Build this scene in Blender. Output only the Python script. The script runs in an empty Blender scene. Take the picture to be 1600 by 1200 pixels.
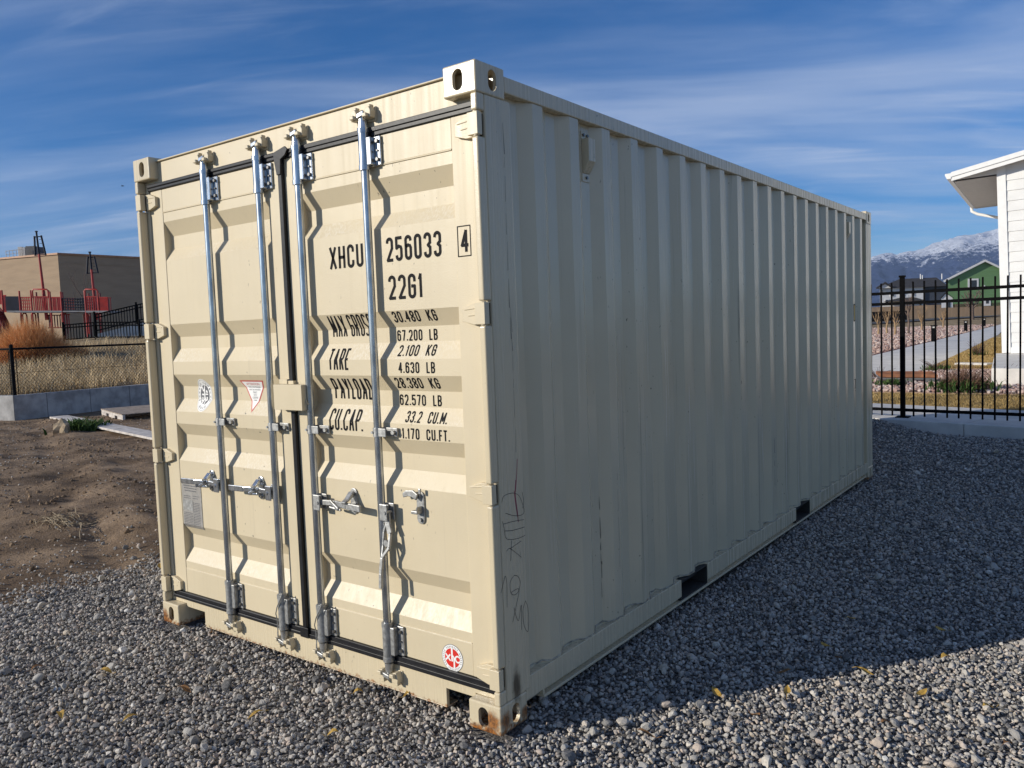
import bpy, bmesh, math, random
import numpy as np
from mathutils import Vector, Matrix, Euler

S = bpy.context.scene
COL = S.collection
R = math.radians
rng = np.random.default_rng(7)
random.seed(7)

# ------------------------------------------------------------------ camera
CP = np.array([1.89726, -2.37338, 1.58557])
RT = np.array([0.80071137, 0.59788267, -0.03738467])
UP = np.array([-0.01026901, 0.07609655, 0.99704757])
FW = np.array([-0.59896231, 0.79796343, -0.06707103])
FPX = 1255.3
cd = bpy.data.cameras.new("camera")
cam = bpy.data.objects.new("camera", cd)
COL.objects.link(cam)
cd.sensor_width = 36.0
cd.sensor_fit = 'HORIZONTAL'
cd.lens = FPX / 1600 * 36
cd.clip_start = 0.05
cd.clip_end = 30000
cam.matrix_world = Matrix(((RT[0], UP[0], -FW[0], CP[0]), (RT[1], UP[1], -FW[1], CP[1]),
                           (RT[2], UP[2], -FW[2], CP[2]), (0, 0, 0, 1)))
S.camera = cam


def at(px, py, d):
    """world point seen at photo pixel (1600 wide) at camera depth d metres"""
    return CP + (FW + RT * ((px - 800) / FPX) - UP * ((py - 600) / FPX)) * d


# ------------------------------------------------------------------ light
SUNV = Vector((0.72, 1.0, -0.45)).normalized()
EL = math.asin(-SUNV.z)
AZ = math.atan2(-SUNV.x, -SUNV.y)
W = bpy.data.worlds.new("World")
S.world = W
W.use_nodes = True
wn, wl = W.node_tree.nodes, W.node_tree.links
wn.clear()


def N(nodes, typ, **kw):
    n = nodes.new(typ)
    for k, v in kw.items():
        if k.startswith('i_'):
            key = k[2:]
            key = int(key) if key.isdigit() else key
            n.inputs[key].default_value = v
        else:
            setattr(n, k, v)
    return n


sky = N(wn, 'ShaderNodeTexSky', sky_type='NISHITA', sun_disc=False)
sky.sun_elevation = EL
sky.sun_rotation = AZ
sky.altitude = 1400
sky.air_density = 1.0
sky.dust_density = 0.0
sky.ozone_density = 5.0
hs = N(wn, 'ShaderNodeHueSaturation')
hs.inputs['Hue'].default_value = 0.506
hs.inputs['Saturation'].default_value = 1.36
hs.inputs['Value'].default_value = 1.0
wl.new(sky.outputs[0], hs.inputs['Color'])
tc = N(wn, 'ShaderNodeTexCoord')
sx = N(wn, 'ShaderNodeSeparateXYZ')
wl.new(tc.outputs['Generated'], sx.inputs[0])
mz = N(wn, 'ShaderNodeMath', operation='MAXIMUM', i_1=0.0)
wl.new(sx.outputs[2], mz.inputs[0])
az_ = N(wn, 'ShaderNodeMath', operation='ADD', i_1=0.16)
wl.new(mz.outputs[0], az_.inputs[0])
dx = N(wn, 'ShaderNodeMath', operation='DIVIDE')
dy = N(wn, 'ShaderNodeMath', operation='DIVIDE')
wl.new(sx.outputs[0], dx.inputs[0]); wl.new(az_.outputs[0], dx.inputs[1])
wl.new(sx.outputs[1], dy.inputs[0]); wl.new(az_.outputs[0], dy.inputs[1])
cx = N(wn, 'ShaderNodeCombineXYZ')
wl.new(dx.outputs[0], cx.inputs[0]); wl.new(dy.outputs[0], cx.inputs[1])


def cloud_layer(rot, scale, lo, hi, seed, detail=7, dist=0.6):
    m0 = N(wn, 'ShaderNodeMapping')
    m0.inputs['Rotation'].default_value = (0, 0, R(rot))
    wl.new(cx.outputs[0], m0.inputs[0])
    m = N(wn, 'ShaderNodeMapping')
    m.inputs['Scale'].default_value = scale
    m.inputs['Location'].default_value = seed
    wl.new(m0.outputs[0], m.inputs[0])
    t = N(wn, 'ShaderNodeTexNoise')
    t.inputs['Scale'].default_value = 1.0
    t.inputs['Detail'].default_value = detail
    t.inputs['Roughness'].default_value = 0.55
    t.inputs['Distortion'].default_value = dist
    wl.new(m.outputs[0], t.inputs['Vector'])
    r = N(wn, 'ShaderNodeMapRange', interpolation_type='SMOOTHSTEP')
    r.inputs['From Min'].default_value = lo
    r.inputs['From Max'].default_value = hi
    wl.new(t.outputs[0], r.inputs[0])
    return r


c1 = cloud_layer(-34, (0.42, 1.25, 1), 0.36, 0.74, (3.1, 1.7, 0), 8, .9)
c2 = cloud_layer(-30, (1.5, 7.0, 1), 0.45, 0.85, (7.3, 2.2, 0), 9, 1.0)
c3 = cloud_layer(10, (0.35, 0.5, 1), 0.35, 0.7, (1.3, 4.2, 0), 3, 0.3)
mm = N(wn, 'ShaderNodeMath', operation='MULTIPLY')
wl.new(c2.outputs[0], mm.inputs[0]); wl.new(c3.outputs[0], mm.inputs[1])
ma = N(wn, 'ShaderNodeMath', operation='MULTIPLY_ADD', i_1=0.65)
wl.new(mm.outputs[0], ma.inputs[0])
mb_ = N(wn, 'ShaderNodeMath', operation='MULTIPLY', i_1=0.75)
wl.new(c1.outputs[0], mb_.inputs[0])
wl.new(mb_.outputs[0], ma.inputs[2])
cf = N(wn, 'ShaderNodeMath', operation='MULTIPLY', i_1=0.70)
cf.use_clamp = True
wl.new(ma.outputs[0], cf.inputs[0])
cm = N(wn, 'ShaderNodeMix', data_type='RGBA')
cm.inputs[7].default_value = (6.0, 6.8, 8.4, 1)
wl.new(cf.outputs[0], cm.inputs[0])
wl.new(hs.outputs[0], cm.inputs[6])
bg = N(wn, 'ShaderNodeBackground')
bg.inputs['Strength'].default_value = 0.105
wl.new(cm.outputs[2], bg.inputs[0])
wo = N(wn, 'ShaderNodeOutputWorld')
wl.new(bg.outputs[0], wo.inputs[0])

sl = bpy.data.lights.new("sun", 'SUN')
sl.energy = 4.75
sl.angle = R(0.53)
sl.color = (1.0, 0.935, 0.82)
sun = bpy.data.objects.new("sun", sl)
COL.objects.link(sun)
sun.location = (-20, -28, 20)
sun.rotation_euler = SUNV.to_track_quat('-Z', 'Y').to_euler()
S.view_settings.view_transform = 'Standard'
S.view_settings.look = 'None'
S.view_settings.exposure = 0.0
S.view_settings.gamma = 1.0

# ------------------------------------------------------------------ helpers
ORG = {}


class MB:
    def __init__(self):
        self.v, self.f, self.s, self.m = [], [], [], []

    def add(self, verts, faces, smooth=False, mi=0):
        o = len(self.v)
        self.v += [tuple(float(c) for c in p) for p in verts]
        for f in faces:
            self.f.append(tuple(i + o for i in f)); self.s.append(smooth); self.m.append(mi)

    def box(self, x0, x1, y0, y1, z0, z1, mi=0):
        p = [(x, y, z) for z in (z0, z1) for y in (y0, y1) for x in (x0, x1)]
        self.add(p, [(0, 2, 3, 1), (4, 5, 7, 6), (0, 1, 5, 4), (2, 6, 7, 3), (0, 4, 6, 2), (1, 3, 7, 5)], mi=mi)

    def obox(self, c, a, b, d, mi=0):
        c, a, b, d = (np.array(t, float) for t in (c, a, b, d))
        p = [c + i * a + j * b + k * d for k in (-1, 1) for j in (-1, 1) for i in (-1, 1)]
        self.add(p, [(0, 2, 3, 1), (4, 5, 7, 6), (0, 1, 5, 4), (2, 6, 7, 3), (0, 4, 6, 2), (1, 3, 7, 5)], mi=mi)

    def bar(self, p, q, w, h, up=(0, 0, 1), mi=0):
        p, q = np.array(p, float), np.array(q, float)
        d = q - p
        L = np.linalg.norm(d); d = d / L
        s = np.cross(d, up); s = s / np.linalg.norm(s)
        u = np.cross(s, d)
        self.obox((p + q) / 2, d * L / 2, s * w / 2, u * h / 2, mi)

    def cyl(self, a, b, r0, r1=None, n=14, smooth=True, caps=True, mi=0):
        if r1 is None: r1 = r0
        a, b = np.array(a, float), np.array(b, float)
        d = b - a; d = d / np.linalg.norm(d)
        t = np.array([0, 0, 1.0]) if abs(d[2]) < .9 else np.array([1.0, 0, 0])
        s = np.cross(d, t); s /= np.linalg.norm(s)
        u = np.cross(d, s)
        ang = [2 * math.pi * k / n for k in range(n)]
        p = [a + r0 * (math.cos(t_) * s + math.sin(t_) * u) for t_ in ang] + \
            [b + r1 * (math.cos(t_) * s + math.sin(t_) * u) for t_ in ang]
        self.add(p, [(k, (k + 1) % n, n + (k + 1) % n, n + k) for k in range(n)], smooth, mi)
        if caps:
            self.add(p[:n], [tuple(range(n))[::-1]], False, mi)
            self.add(p[n:], [tuple(range(n))], False, mi)

    def tube(self, pts, r, n=6, mi=0, smooth=True):
        P = [np.array(p, float) for p in pts]
        m = len(P)
        rr = r if hasattr(r, '__len__') else [r] * m
        vs = []
        s = None
        for i in range(m):
            d = P[min(i + 1, m - 1)] - P[max(i - 1, 0)]
            d = d / (np.linalg.norm(d) + 1e-12)
            if s is None:
                t = np.array([0, 0, 1.0]) if abs(d[2]) < .9 else np.array([1.0, 0, 0])
                s = np.cross(d, t)
            s = s - d * (s @ d)
            s = s / (np.linalg.norm(s) + 1e-12)
            u = np.cross(d, s)
            for k in range(n):
                a = 2 * math.pi * k / n
                vs.append(P[i] + rr[i] * (math.cos(a) * s + math.sin(a) * u))
        fs = [(i * n + k, i * n + (k + 1) % n, (i + 1) * n + (k + 1) % n, (i + 1) * n + k)
              for i in range(m - 1) for k in range(n)]
        self.add(vs, fs, smooth, mi)
        self.add(vs[:n], [tuple(range(n))[::-1]], False, mi)
        self.add(vs[-n:], [tuple(range(n))], False, mi)

    def prism(self, poly, axis, a, b, mi=0):
        """poly: 2D points; axis 'x','y','z': extruded from a to b along it"""
        def P(p, t):
            return {'x': (t, p[0], p[1]), 'y': (p[0], t, p[1]), 'z': (p[0], p[1], t)}[axis]
        n = len(poly)
        vs = [P(p, a) for p in poly] + [P(p, b) for p in poly]
        self.add(vs, [tuple(range(n)), tuple(range(2 * n - 1, n - 1, -1))] +
                 [(k, n + k, n + (k + 1) % n, (k + 1) % n) for k in range(n)], False, mi)

    def build(self, name, mats, parent=None, bevel=0, origin=None, recalc=True, seg=2):
        if not isinstance(mats, (list, tuple)): mats = [mats]
        V = np.array(self.v, float)
        if parent is not None:
            o = ORG[parent.name]
        elif origin is not None:
            o = np.array(origin, float)
        else:
            o = np.array([(V[:, 0].min() + V[:, 0].max()) / 2, (V[:, 1].min() + V[:, 1].max()) / 2, V[:, 2].min()])
        me = bpy.data.meshes.new(name)
        me.from_pydata((V - o).tolist(), [], self.f)
        me.polygons.foreach_set('use_smooth', self.s)
        me.polygons.foreach_set('material_index', self.m)
        for m in mats: me.materials.append(m)
        if recalc:
            b = bmesh.new(); b.from_mesh(me)
            bmesh.ops.recalc_face_normals(b, faces=b.faces)
            b.to_mesh(me); b.free()
        ob = bpy.data.objects.new(name, me)
        COL.objects.link(ob)
        if parent is not None:
            ob.parent = parent
        else:
            ob.location = o
        ORG[ob.name] = np.array(o, float)
        if bevel:
            md = ob.modifiers.new('bevel', 'BEVEL')
            md.width = bevel; md.segments = seg; md.limit_method = 'ANGLE'; md.angle_limit = R(40)
        return ob


def tag(o, label=None, cat=None, group=None, kind=None):
    if label: o['label'] = label
    if cat: o['category'] = cat
    if group: o['group'] = group
    if kind: o['kind'] = kind
    return o


def thing(name, loc, label, cat, group=None):
    o = bpy.data.objects.new(name, None)
    o.empty_display_size = 0.2
    COL.objects.link(o)
    o.location = tuple(float(c) for c in loc)
    ORG[o.name] = np.array(loc, float)
    return tag(o, label, cat, group)


def copy_tree(o, parent=None):
    c = o.copy()
    COL.objects.link(c)
    if parent is not None: c.parent = parent
    for ch in list(o.children):
        copy_tree(ch, c)
    return c


def vnoise(x, y, seed=0):
    x, y = np.asarray(x, float), np.asarray(y, float)
    xi, yi = np.floor(x).astype(np.int64), np.floor(y).astype(np.int64)
    fx, fy = x - xi, y - yi
    fx, fy = fx * fx * (3 - 2 * fx), fy * fy * (3 - 2 * fy)

    def h(a, b):
        n = (a * 374761393 + b * 668265263 + seed * 982451653) & 0xFFFFFFFF
        n = ((n ^ (n >> 13)) * 1274126177) & 0xFFFFFFFF
        n = n ^ (n >> 16)
        return (n & 0xFFFF) / 65535.0
    a = h(xi, yi) * (1 - fx) + h(xi + 1, yi) * fx
    b = h(xi, yi + 1) * (1 - fx) + h(xi + 1, yi + 1) * fx
    return a * (1 - fy) + b * fy


def fbm(x, y, seed=0, o=4):
    s, a, t = 0, 1.0, 0
    for k in range(o):
        s = s + a * vnoise(np.asarray(x) * 2 ** k, np.asarray(y) * 2 ** k, seed + k)
        t += a; a *= .5
    return s / t


def sstep(a, b, x):
    t = np.clip((np.asarray(x, float) - a) / (b - a), 0, 1)
    return t * t * (3 - 2 * t)


# ------------------------------------------------------------------ materials
def newmat(name):
    m = bpy.data.materials.new(name)
    m.use_nodes = True
    n, l = m.node_tree.nodes, m.node_tree.links
    b = n['Principled BSDF']
    return m, n, l, b


def noise(n, l, vec, scale, detail=4, rough=.55, dist=0):
    t = N(n, 'ShaderNodeTexNoise')
    t.inputs['Scale'].default_value = scale
    t.inputs['Detail'].default_value = detail
    t.inputs['Roughness'].default_value = rough
    t.inputs['Distortion'].default_value = dist
    if vec is not None: l.new(vec, t.inputs['Vector'])
    return t.outputs[0]


def mrange(n, l, src, a, b, c=0, d=1, smooth=True):
    r = N(n, 'ShaderNodeMapRange')
    if smooth: r.interpolation_type = 'SMOOTHSTEP'
    r.inputs['From Min'].default_value = a; r.inputs['From Max'].default_value = b
    r.inputs['To Min'].default_value = c; r.inputs['To Max'].default_value = d
    l.new(src, r.inputs[0])
    return r.outputs[0]


def mixc(n, l, fac, a, b, blend='MIX'):
    x = N(n, 'ShaderNodeMix', data_type='RGBA', blend_type=blend)
    if isinstance(fac, float): x.inputs[0].default_value = fac
    else: l.new(fac, x.inputs[0])
    for s, v in ((6, a), (7, b)):
        if isinstance(v, tuple): x.inputs[s].default_value = (*v[:3], 1)
        else: l.new(v, x.inputs[s])
    return x.outputs[2]


def mul(n, l, a, b, op='MULTIPLY'):
    x = N(n, 'ShaderNodeMath', operation=op)
    for s, v in ((0, a), (1, b)):
        if isinstance(v, (int, float)): x.inputs[s].default_value = v
        else: l.new(v, x.inputs[s])
    return x.outputs[0]


def pos(n):
    return N(n, 'ShaderNodeNewGeometry').outputs['Position']


def mapped(n, l, vec, scale, rot=(0, 0, 0), loc=(0, 0, 0)):
    m = N(n, 'ShaderNodeMapping')
    m.inputs['Scale'].default_value = scale
    m.inputs['Rotation'].default_value = rot
    m.inputs['Location'].default_value = loc
    l.new(vec, m.inputs[0])
    return m.outputs[0]


def bump(n, l, b, h, strength=.3, dist=.01):
    x = N(n, 'ShaderNodeBump')
    x.inputs['Strength'].default_value = strength
    x.inputs['Distance'].default_value = dist
    l.new(h, x.inputs['Height'])
    l.new(x.outputs[0], b.inputs['Normal'])


def simple(name, col, rough=.6, metal=0.0, var=.15, vs=6, bs=0, bst=.2, bd=.005, vscale=(1, 1, 1), spec=.5):
    m, n, l, b = newmat(name)
    b.inputs['Roughness'].default_value = rough
    b.inputs['Metallic'].default_value = metal
    b.inputs['Specular IOR Level'].default_value = spec
    P = pos(n)
    t = noise(n, l, mapped(n, l, P, vscale), vs, 5)
    f = mrange(n, l, t, .3, .7, 0, 1)
    c0 = tuple(c * (1 - var) for c in col); c1_ = tuple(min(1, c * (1 + var)) for c in col)
    l.new(mixc(n, l, f, c0, c1_), b.inputs['Base Color'])
    if bs:
        bump(n, l, b, noise(n, l, P, bs, 4), bst, bd)
    return m


RUST = [((-.045, -.004, .05), .05), ((-.004, .03, .055), .04), ((-.05, -.004, .0), .045), ((-.12, .0, .0), .03), ((0, .16, .04), .03),
        ((-2.43, 0, .03), .06), ((-2.40, 0, .0), .05)]


def paint(name, col, streak=.2, grime=0.0, rust=True, chalk=0.0, gloss=(.20, .40)):
    m, n, l, b = newmat(name)
    b.inputs['Specular IOR Level'].default_value = .5
    P = pos(n)
    c = mixc(n, l, mrange(n, l, noise(n, l, P, 1.6, 4), .3, .7), tuple(k * .955 for k in col), tuple(k * 1.03 for k in col))
    vs = noise(n, l, mapped(n, l, P, (42, 42, 1.1)), 1, 5, .6)
    c = mixc(n, l, mul(n, l, mrange(n, l, vs, .56, .80), streak), c, tuple(k * .55 for k in col))
    if chalk:
        ck = noise(n, l, mapped(n, l, P, (150, 150, 9)), 1, 4, .6)
        zone = noise(n, l, mapped(n, l, P, (2.0, 2.0, 3)), 1, 2)
        geo = N(n, 'ShaderNodeNewGeometry')
        sn = N(n, 'ShaderNodeSeparateXYZ'); l.new(geo.outputs['Normal'], sn.inputs[0])
        upf = mrange(n, l, sn.outputs[2], .25, .5)
        f = mul(n, l, mul(n, l, mrange(n, l, ck, .45, .62), upf), mul(n, l, mrange(n, l, zone, .3, .75), chalk))
        c = mixc(n, l, f, c, (.72, .68, .60))
    if grime:
        g = noise(n, l, mapped(n, l, P, (26, 26, .55)), 1, 6, .65)
        zone = noise(n, l, mapped(n, l, P, (1.2, 1.2, .5), loc=(4, 1, 2)), 1, 2)
        f = mul(n, l, mrange(n, l, g, .58, .74), mul(n, l, mrange(n, l, zone, .35, .65), grime))
        c = mixc(n, l, f, c, (.12, .105, .085))
        sp = noise(n, l, mapped(n, l, P, (55, 55, 30)), 1, 2)
        f2 = mul(n, l, mrange(n, l, sp, .70, .76), mrange(n, l, zone, .42, .6))
        c = mixc(n, l, mul(n, l, f2, .8), c, (.05, .045, .04))
    if rust:
        tot = None
        nz = noise(n, l, P, 34, 5, .65)
        for (p, r) in RUST:
            d = N(n, 'ShaderNodeVectorMath', operation='DISTANCE')
            l.new(P, d.inputs[0]); d.inputs[1].default_value = p
            dd = mul(n, l, d.outputs['Value'], mul(n, l, mul(n, l, nz, -1.1), r, 'MULTIPLY'), 'ADD')
            k = mrange(n, l, dd, -.15 * r, .6 * r, 1, 0)
            tot = k if tot is None else mul(n, l, tot, k, 'MAXIMUM')
        rc = mixc(n, l, mrange(n, l, noise(n, l, P, 70, 4), .35, .65), (.10, .035, .012), (.34, .13, .03))
        c = mixc(n, l, mul(n, l, tot, .93), c, rc)
        # soot-like stain above the side casting hole
        d = N(n, 'ShaderNodeVectorMath', operation='DISTANCE')
        l.new(mapped(n, l, P, (1, 1, .38), loc=(0, 0, 0)), d.inputs[0]); d.inputs[1].default_value = (0, .112, .062)
        k = mrange(n, l, mul(n, l, d.outputs['Value'], mul(n, l, nz, -.02), 'ADD'), 0.0, .028, 1, 0)
        c = mixc(n, l, mul(n, l, k, .85), c, (.03, .018, .01))
        br = noise(n, l, mapped(n, l, P, (1, 1, 1)), 55, 3)
        sz = N(n, 'ShaderNodeSeparateXYZ'); l.new(P, sz.inputs[0])
        low = mrange(n, l, mul(n, l, sz.outputs[2], mul(n, l, br, -.09), 'ADD'), -.04, -.012, 1, 0)
        c = mixc(n, l, mul(n, l, low, .9), c, rc)
    l.new(c, b.inputs['Base Color'])
    l.new(mrange(n, l, vs, .3, .8, *gloss), b.inputs['Roughness'])
    bump(n, l, b, mul(n, l, mul(n, l, noise(n, l, P, 180, 2), mul(n, l, noise(n, l, P, 9, 2), 2.0), 'ADD'), mul(n, l, noise(n, l, P, 2.2, 2), 9.0), 'ADD'), .12, .004)
    return m


BEIGE = (.595, .505, .345)
P_DOOR = paint('cream_paint_door', BEIGE, .12, .12, True, .55, (.42, .55))
P_SIDE = paint('cream_paint_weathered', (.595, .515, .36), .32, .85, True, 0, (.13, .33))
P_FRAME = paint('cream_paint_frame', (.60, .51, .35), .20, .35, True)
P_PLAIN = paint('cream_paint_plain', BEIGE, .08, 0, False, 0, (.38, .5))
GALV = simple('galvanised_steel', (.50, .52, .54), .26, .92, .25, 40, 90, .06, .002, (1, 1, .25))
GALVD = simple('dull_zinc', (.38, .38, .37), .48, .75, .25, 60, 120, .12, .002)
RUBBER = simple('black_rubber', (.013, .013, .015), .42, 0, .35, 14, 60, .1, .004, spec=.3)
DARKIN = simple('dark_underside', (.03, .028, .025), .8)
BLACKP = simple('black_lettering', (.012, .012, .013), .6, 0, .1, 30, spec=.08)
STEELB = simple('bolt_steel', (.16, .16, .16), .4, .8)
WHITE = simple('white_vinyl', (.80, .79, .76), .4, 0, .03)
REDV = simple('red_vinyl', (.62, .03, .02), .4, 0, .06)
REDD = simple('dull_red_vinyl', (.50, .07, .06), .45, 0, .1)
GREYP = simple('etched_plate', (.42, .40, .37), .35, .35, .1, 30)
DKGREY = simple('dark_print', (.10, .10, .11), .5, 0, .1)
YELLOW = simple('yellow_vinyl', (.55, .33, .03), .45)
PINKL = simple('faded_red_marker', (.33, .04, .08), .6)

# ------------------------------------------------------------------ ground shape
WA = np.array([-17.9, 5.31])              # corner of the retaining wall
WD1 = np.array([-.11, 1.0]); WD1 /= np.linalg.norm(WD1)
WD2 = np.array([-.95, -.30]); WD2 /= np.linalg.norm(WD2)
CURB0 = np.array([-.348, 8.668]); CURBD = np.array([1.59, -.41]); CURBD /= np.linalg.norm(CURBD)
CURBN = np.array([-CURBD[1], CURBD[0]])   # away from the camera


def H(x, y):
    x, y = np.asarray(x, float), np.asarray(y, float)
    near = 1 - sstep(14, 24, np.hypot(x, y))
    z = -.028 + near * (.045 * (fbm(x * .8, y * .8, 3, 4) - .5))
    dirt = sstep(-3.3, -4.3, x) * (1 - sstep(-16.5, -17.6, x)) * (1 - sstep(9, 14, y))
    z = z + dirt * (.16 * (fbm(x * .9 + 4, y * .9, 11, 5) - .5) + .075 * (fbm(x * 4, y * 4, 21, 4) - .5) + .02)
    rutd = (x + 5.6) * .35 + (y - 1.1) * .94
    z = z - dirt * .05 * np.exp(-(rutd / .16) ** 2) * sstep(.35, .6, vnoise(x * 1.3, y * 1.3, 5)) + dirt * .035 * np.exp(-((rutd - .4) / .2) ** 2)
    z = z + .17 * np.exp(-(((x + .65) / .5) ** 2 + ((y - 8.35) / .6) ** 2))
    # beyond the kerb
    s = (x - CURB0[0]) * CURBN[0] + (y - CURB0[1]) * CURBN[1]
    far = sstep(.2, .9, s) * sstep(-11, -8, x)
    z = z + .155 * sstep(-2.4, -.1, s) * sstep(-11, -8, x)
    z = z * (1 - far) + far * (.235 - .12 * sstep(12.6, 14.2, y) + .01 * (fbm(x * 2, y * 2, 9, 2) - .5))
    z = z + sstep(100, 128, y) * sstep(-70, -50, x) * 1.0 + sstep(128, 225, y) * sstep(-110, -80, x) * 2.4
    # left terrace behind the wall
    u = np.array([x - WA[0], y - WA[1]])
    d1 = -(u[0] * WD1[1] - u[1] * WD1[0])     # >0 on the far side of face 1
    d2 = (u[0] * WD2[1] - u[1] * WD2[0])
    ins = np.minimum(d1, d2)
    terr = .50 + 1.55 * sstep(1.0, 22, ins) + .10 * (fbm(x * .5, y * .5, 31, 3) - .5) * sstep(.3, 2, ins)
    k = sstep(.06, .16, ins)
    return z * (1 - k) + terr * k


def gravel_mask(x, y):
    x, y = np.asarray(x, float), np.asarray(y, float)
    e = -3.55 + 1.3 * (fbm(x * 1.3, y * 1.3, 41, 4) - .5) + .05 * (y + .4)
    e = np.where(y > 2.2, e + sstep(2.2, 4, y) * .6, e)
    return x - e


def lines(segs):
    out = []
    for a, b, st in segs:
        n = max(1, int(round((b - a) / st)))
        out += list(np.linspace(a, b, n, endpoint=False))
    out.append(segs[-1][1])
    return np.array(out)


gx = lines([(-9000, -400, 600), (-400, -60, 20), (-60, -19, 1.0), (-19, -17.4, .08), (-17.4, -9, .12), (-9, 3, .055), (3, 12, .3), (12, 60, 3), (60, 600, 40), (600, 9000, 600)])
gy = lines([(-6000, -200, 500), (-200, -8, 8), (-8, -3, .3), (-3, 4, .055), (4, 11.5, .09), (11.5, 20, .3), (20, 60, 1.0), (60, 240, 4), (240, 800, 40), (800, 12000, 800)])
GX, GY = np.meshgrid(gx, gy)
GZ = H(GX, GY)
nx, ny = len(gx), len(gy)
me = bpy.data.meshes.new('ground')
V = np.stack([GX.ravel(), GY.ravel(), GZ.ravel()], 1)
idx = np.arange(nx * ny).reshape(ny, nx)
F = np.stack([idx[:-1, :-1].ravel(), idx[:-1, 1:].ravel(), idx[1:, 1:].ravel(), idx[1:, :-1].ravel()], 1)
me.vertices.add(len(V)); me.vertices.foreach_set('co', V.ravel())
me.loops.add(F.size); me.loops.foreach_set('vertex_index', F.ravel().astype(np.int32))
me.polygons.add(len(F)); me.polygons.foreach_set('loop_start', np.arange(0, F.size, 4, dtype=np.int32))
me.polygons.foreach_set('use_smooth', np.ones(len(F), bool))
me.update(calc_edges=True); me.validate()
at_ = me.attributes.new('gravel', 'FLOAT', 'POINT')
sd = (GX - CURB0[0]) * CURBN[0] + (GY - CURB0[1]) * CURBN[1]
gm = sstep(-.12, .12, gravel_mask(GX, GY))
gm = gm * (1 - sstep(25, 40, np.hypot(GX, GY)))
at_.data.foreach_set('value', gm.ravel())
at2 = me.attributes.new('field', 'FLOAT', 'POINT')
fld = np.maximum(sstep(.5, 1.2, sd) * sstep(-11, -8, GX), sstep(30, 45, np.hypot(GX, GY)))
uu = np.array([GX - WA[0], GY - WA[1]])
ins_ = np.minimum(-(uu[0] * WD1[1] - uu[1] * WD1[0]), uu[0] * WD2[1] - uu[1] * WD2[0])
fld = np.maximum(fld, sstep(.05, .2, ins_))
at2.data.foreach_set('value', fld.ravel())

m, n, l, b = newmat('bare_ground')
b.inputs['Roughness'].default_value = .95
b.inputs['Specular IOR Level'].default_value = .15
P = pos(n)
a1 = N(n, 'ShaderNodeAttribute', attribute_name='gravel').outputs['Fac']
a2 = N(n, 'ShaderNodeAttribute', attribute_name='field').outputs['Fac']
n1 = noise(n, l, P, 1.3, 6, .6); n2 = noise(n, l, P, 14, 6, .7); n3 = noise(n, l, P, 70, 4, .7)
dc = mixc(n, l, mrange(n, l, n1, .32, .68), (.125, .084, .053), (.36, .255, .165))
dc = mixc(n, l, mrange(n, l, n2, .45, .75, 0, .6), dc, (.12, .085, .06))
dc = mixc(n, l, mrange(n, l, n3, .60, .72, 0, .75), dc, (.42, .37, .32))
gc = mixc(n, l, mrange(n, l, n3, .4, .65), (.11, .10, .095), (.40, .375, .34))
fc = mixc(n, l, mrange(n, l, noise(n, l, P, .6, 6, .6), .35, .65), (.20, .145, .085), (.33, .25, .15))
fc = mixc(n, l, mrange(n, l, n2, .5, .75, 0, .7), fc, (.11, .085, .055))
c = mixc(n, l, a1, dc, gc)
c = mixc(n, l, a2, c, fc)
l.new(c, b.inputs['Base Color'])
bump(n, l, b, mul(n, l, mul(n, l, n2, 1.2), mul(n, l, n3, .8), 'ADD'), .9, .035)
me.materials.append(m)
ground = bpy.data.objects.new('ground', me)
COL.objects.link(ground)
tag(ground, kind='structure')

# ------------------------------------------------------------------ the container
K = thing('shipping_container', (-1.219, 3.029, 0), 'cream shipping container with closed locking bar doors on gravel', 'container')
DX = [(2.42, 0), (2.243, 0), (2.166, 1), (2.097, 1), (2.033, 0), (1.685, 0), (1.615, 1), (1.551, 1), (1.480, 0), (1.410, 0),
      (1.343, 1), (1.275, 1), (1.206, 0), (1.139, 0), (1.074, 1), (1.003, 1), (.933, 0), (.575, 0), (.510, 1), (.436, 1), (.363, 0), (.183, 0)]
YO, YI = .058, .095
PZ = np.array([p[0] for p in DX][::-1]); PY = np.array([YO + (YI - YO) * p[1] for p in DX][::-1])


def yprof(z): return float(np.interp(z, PZ, PY))


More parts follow.
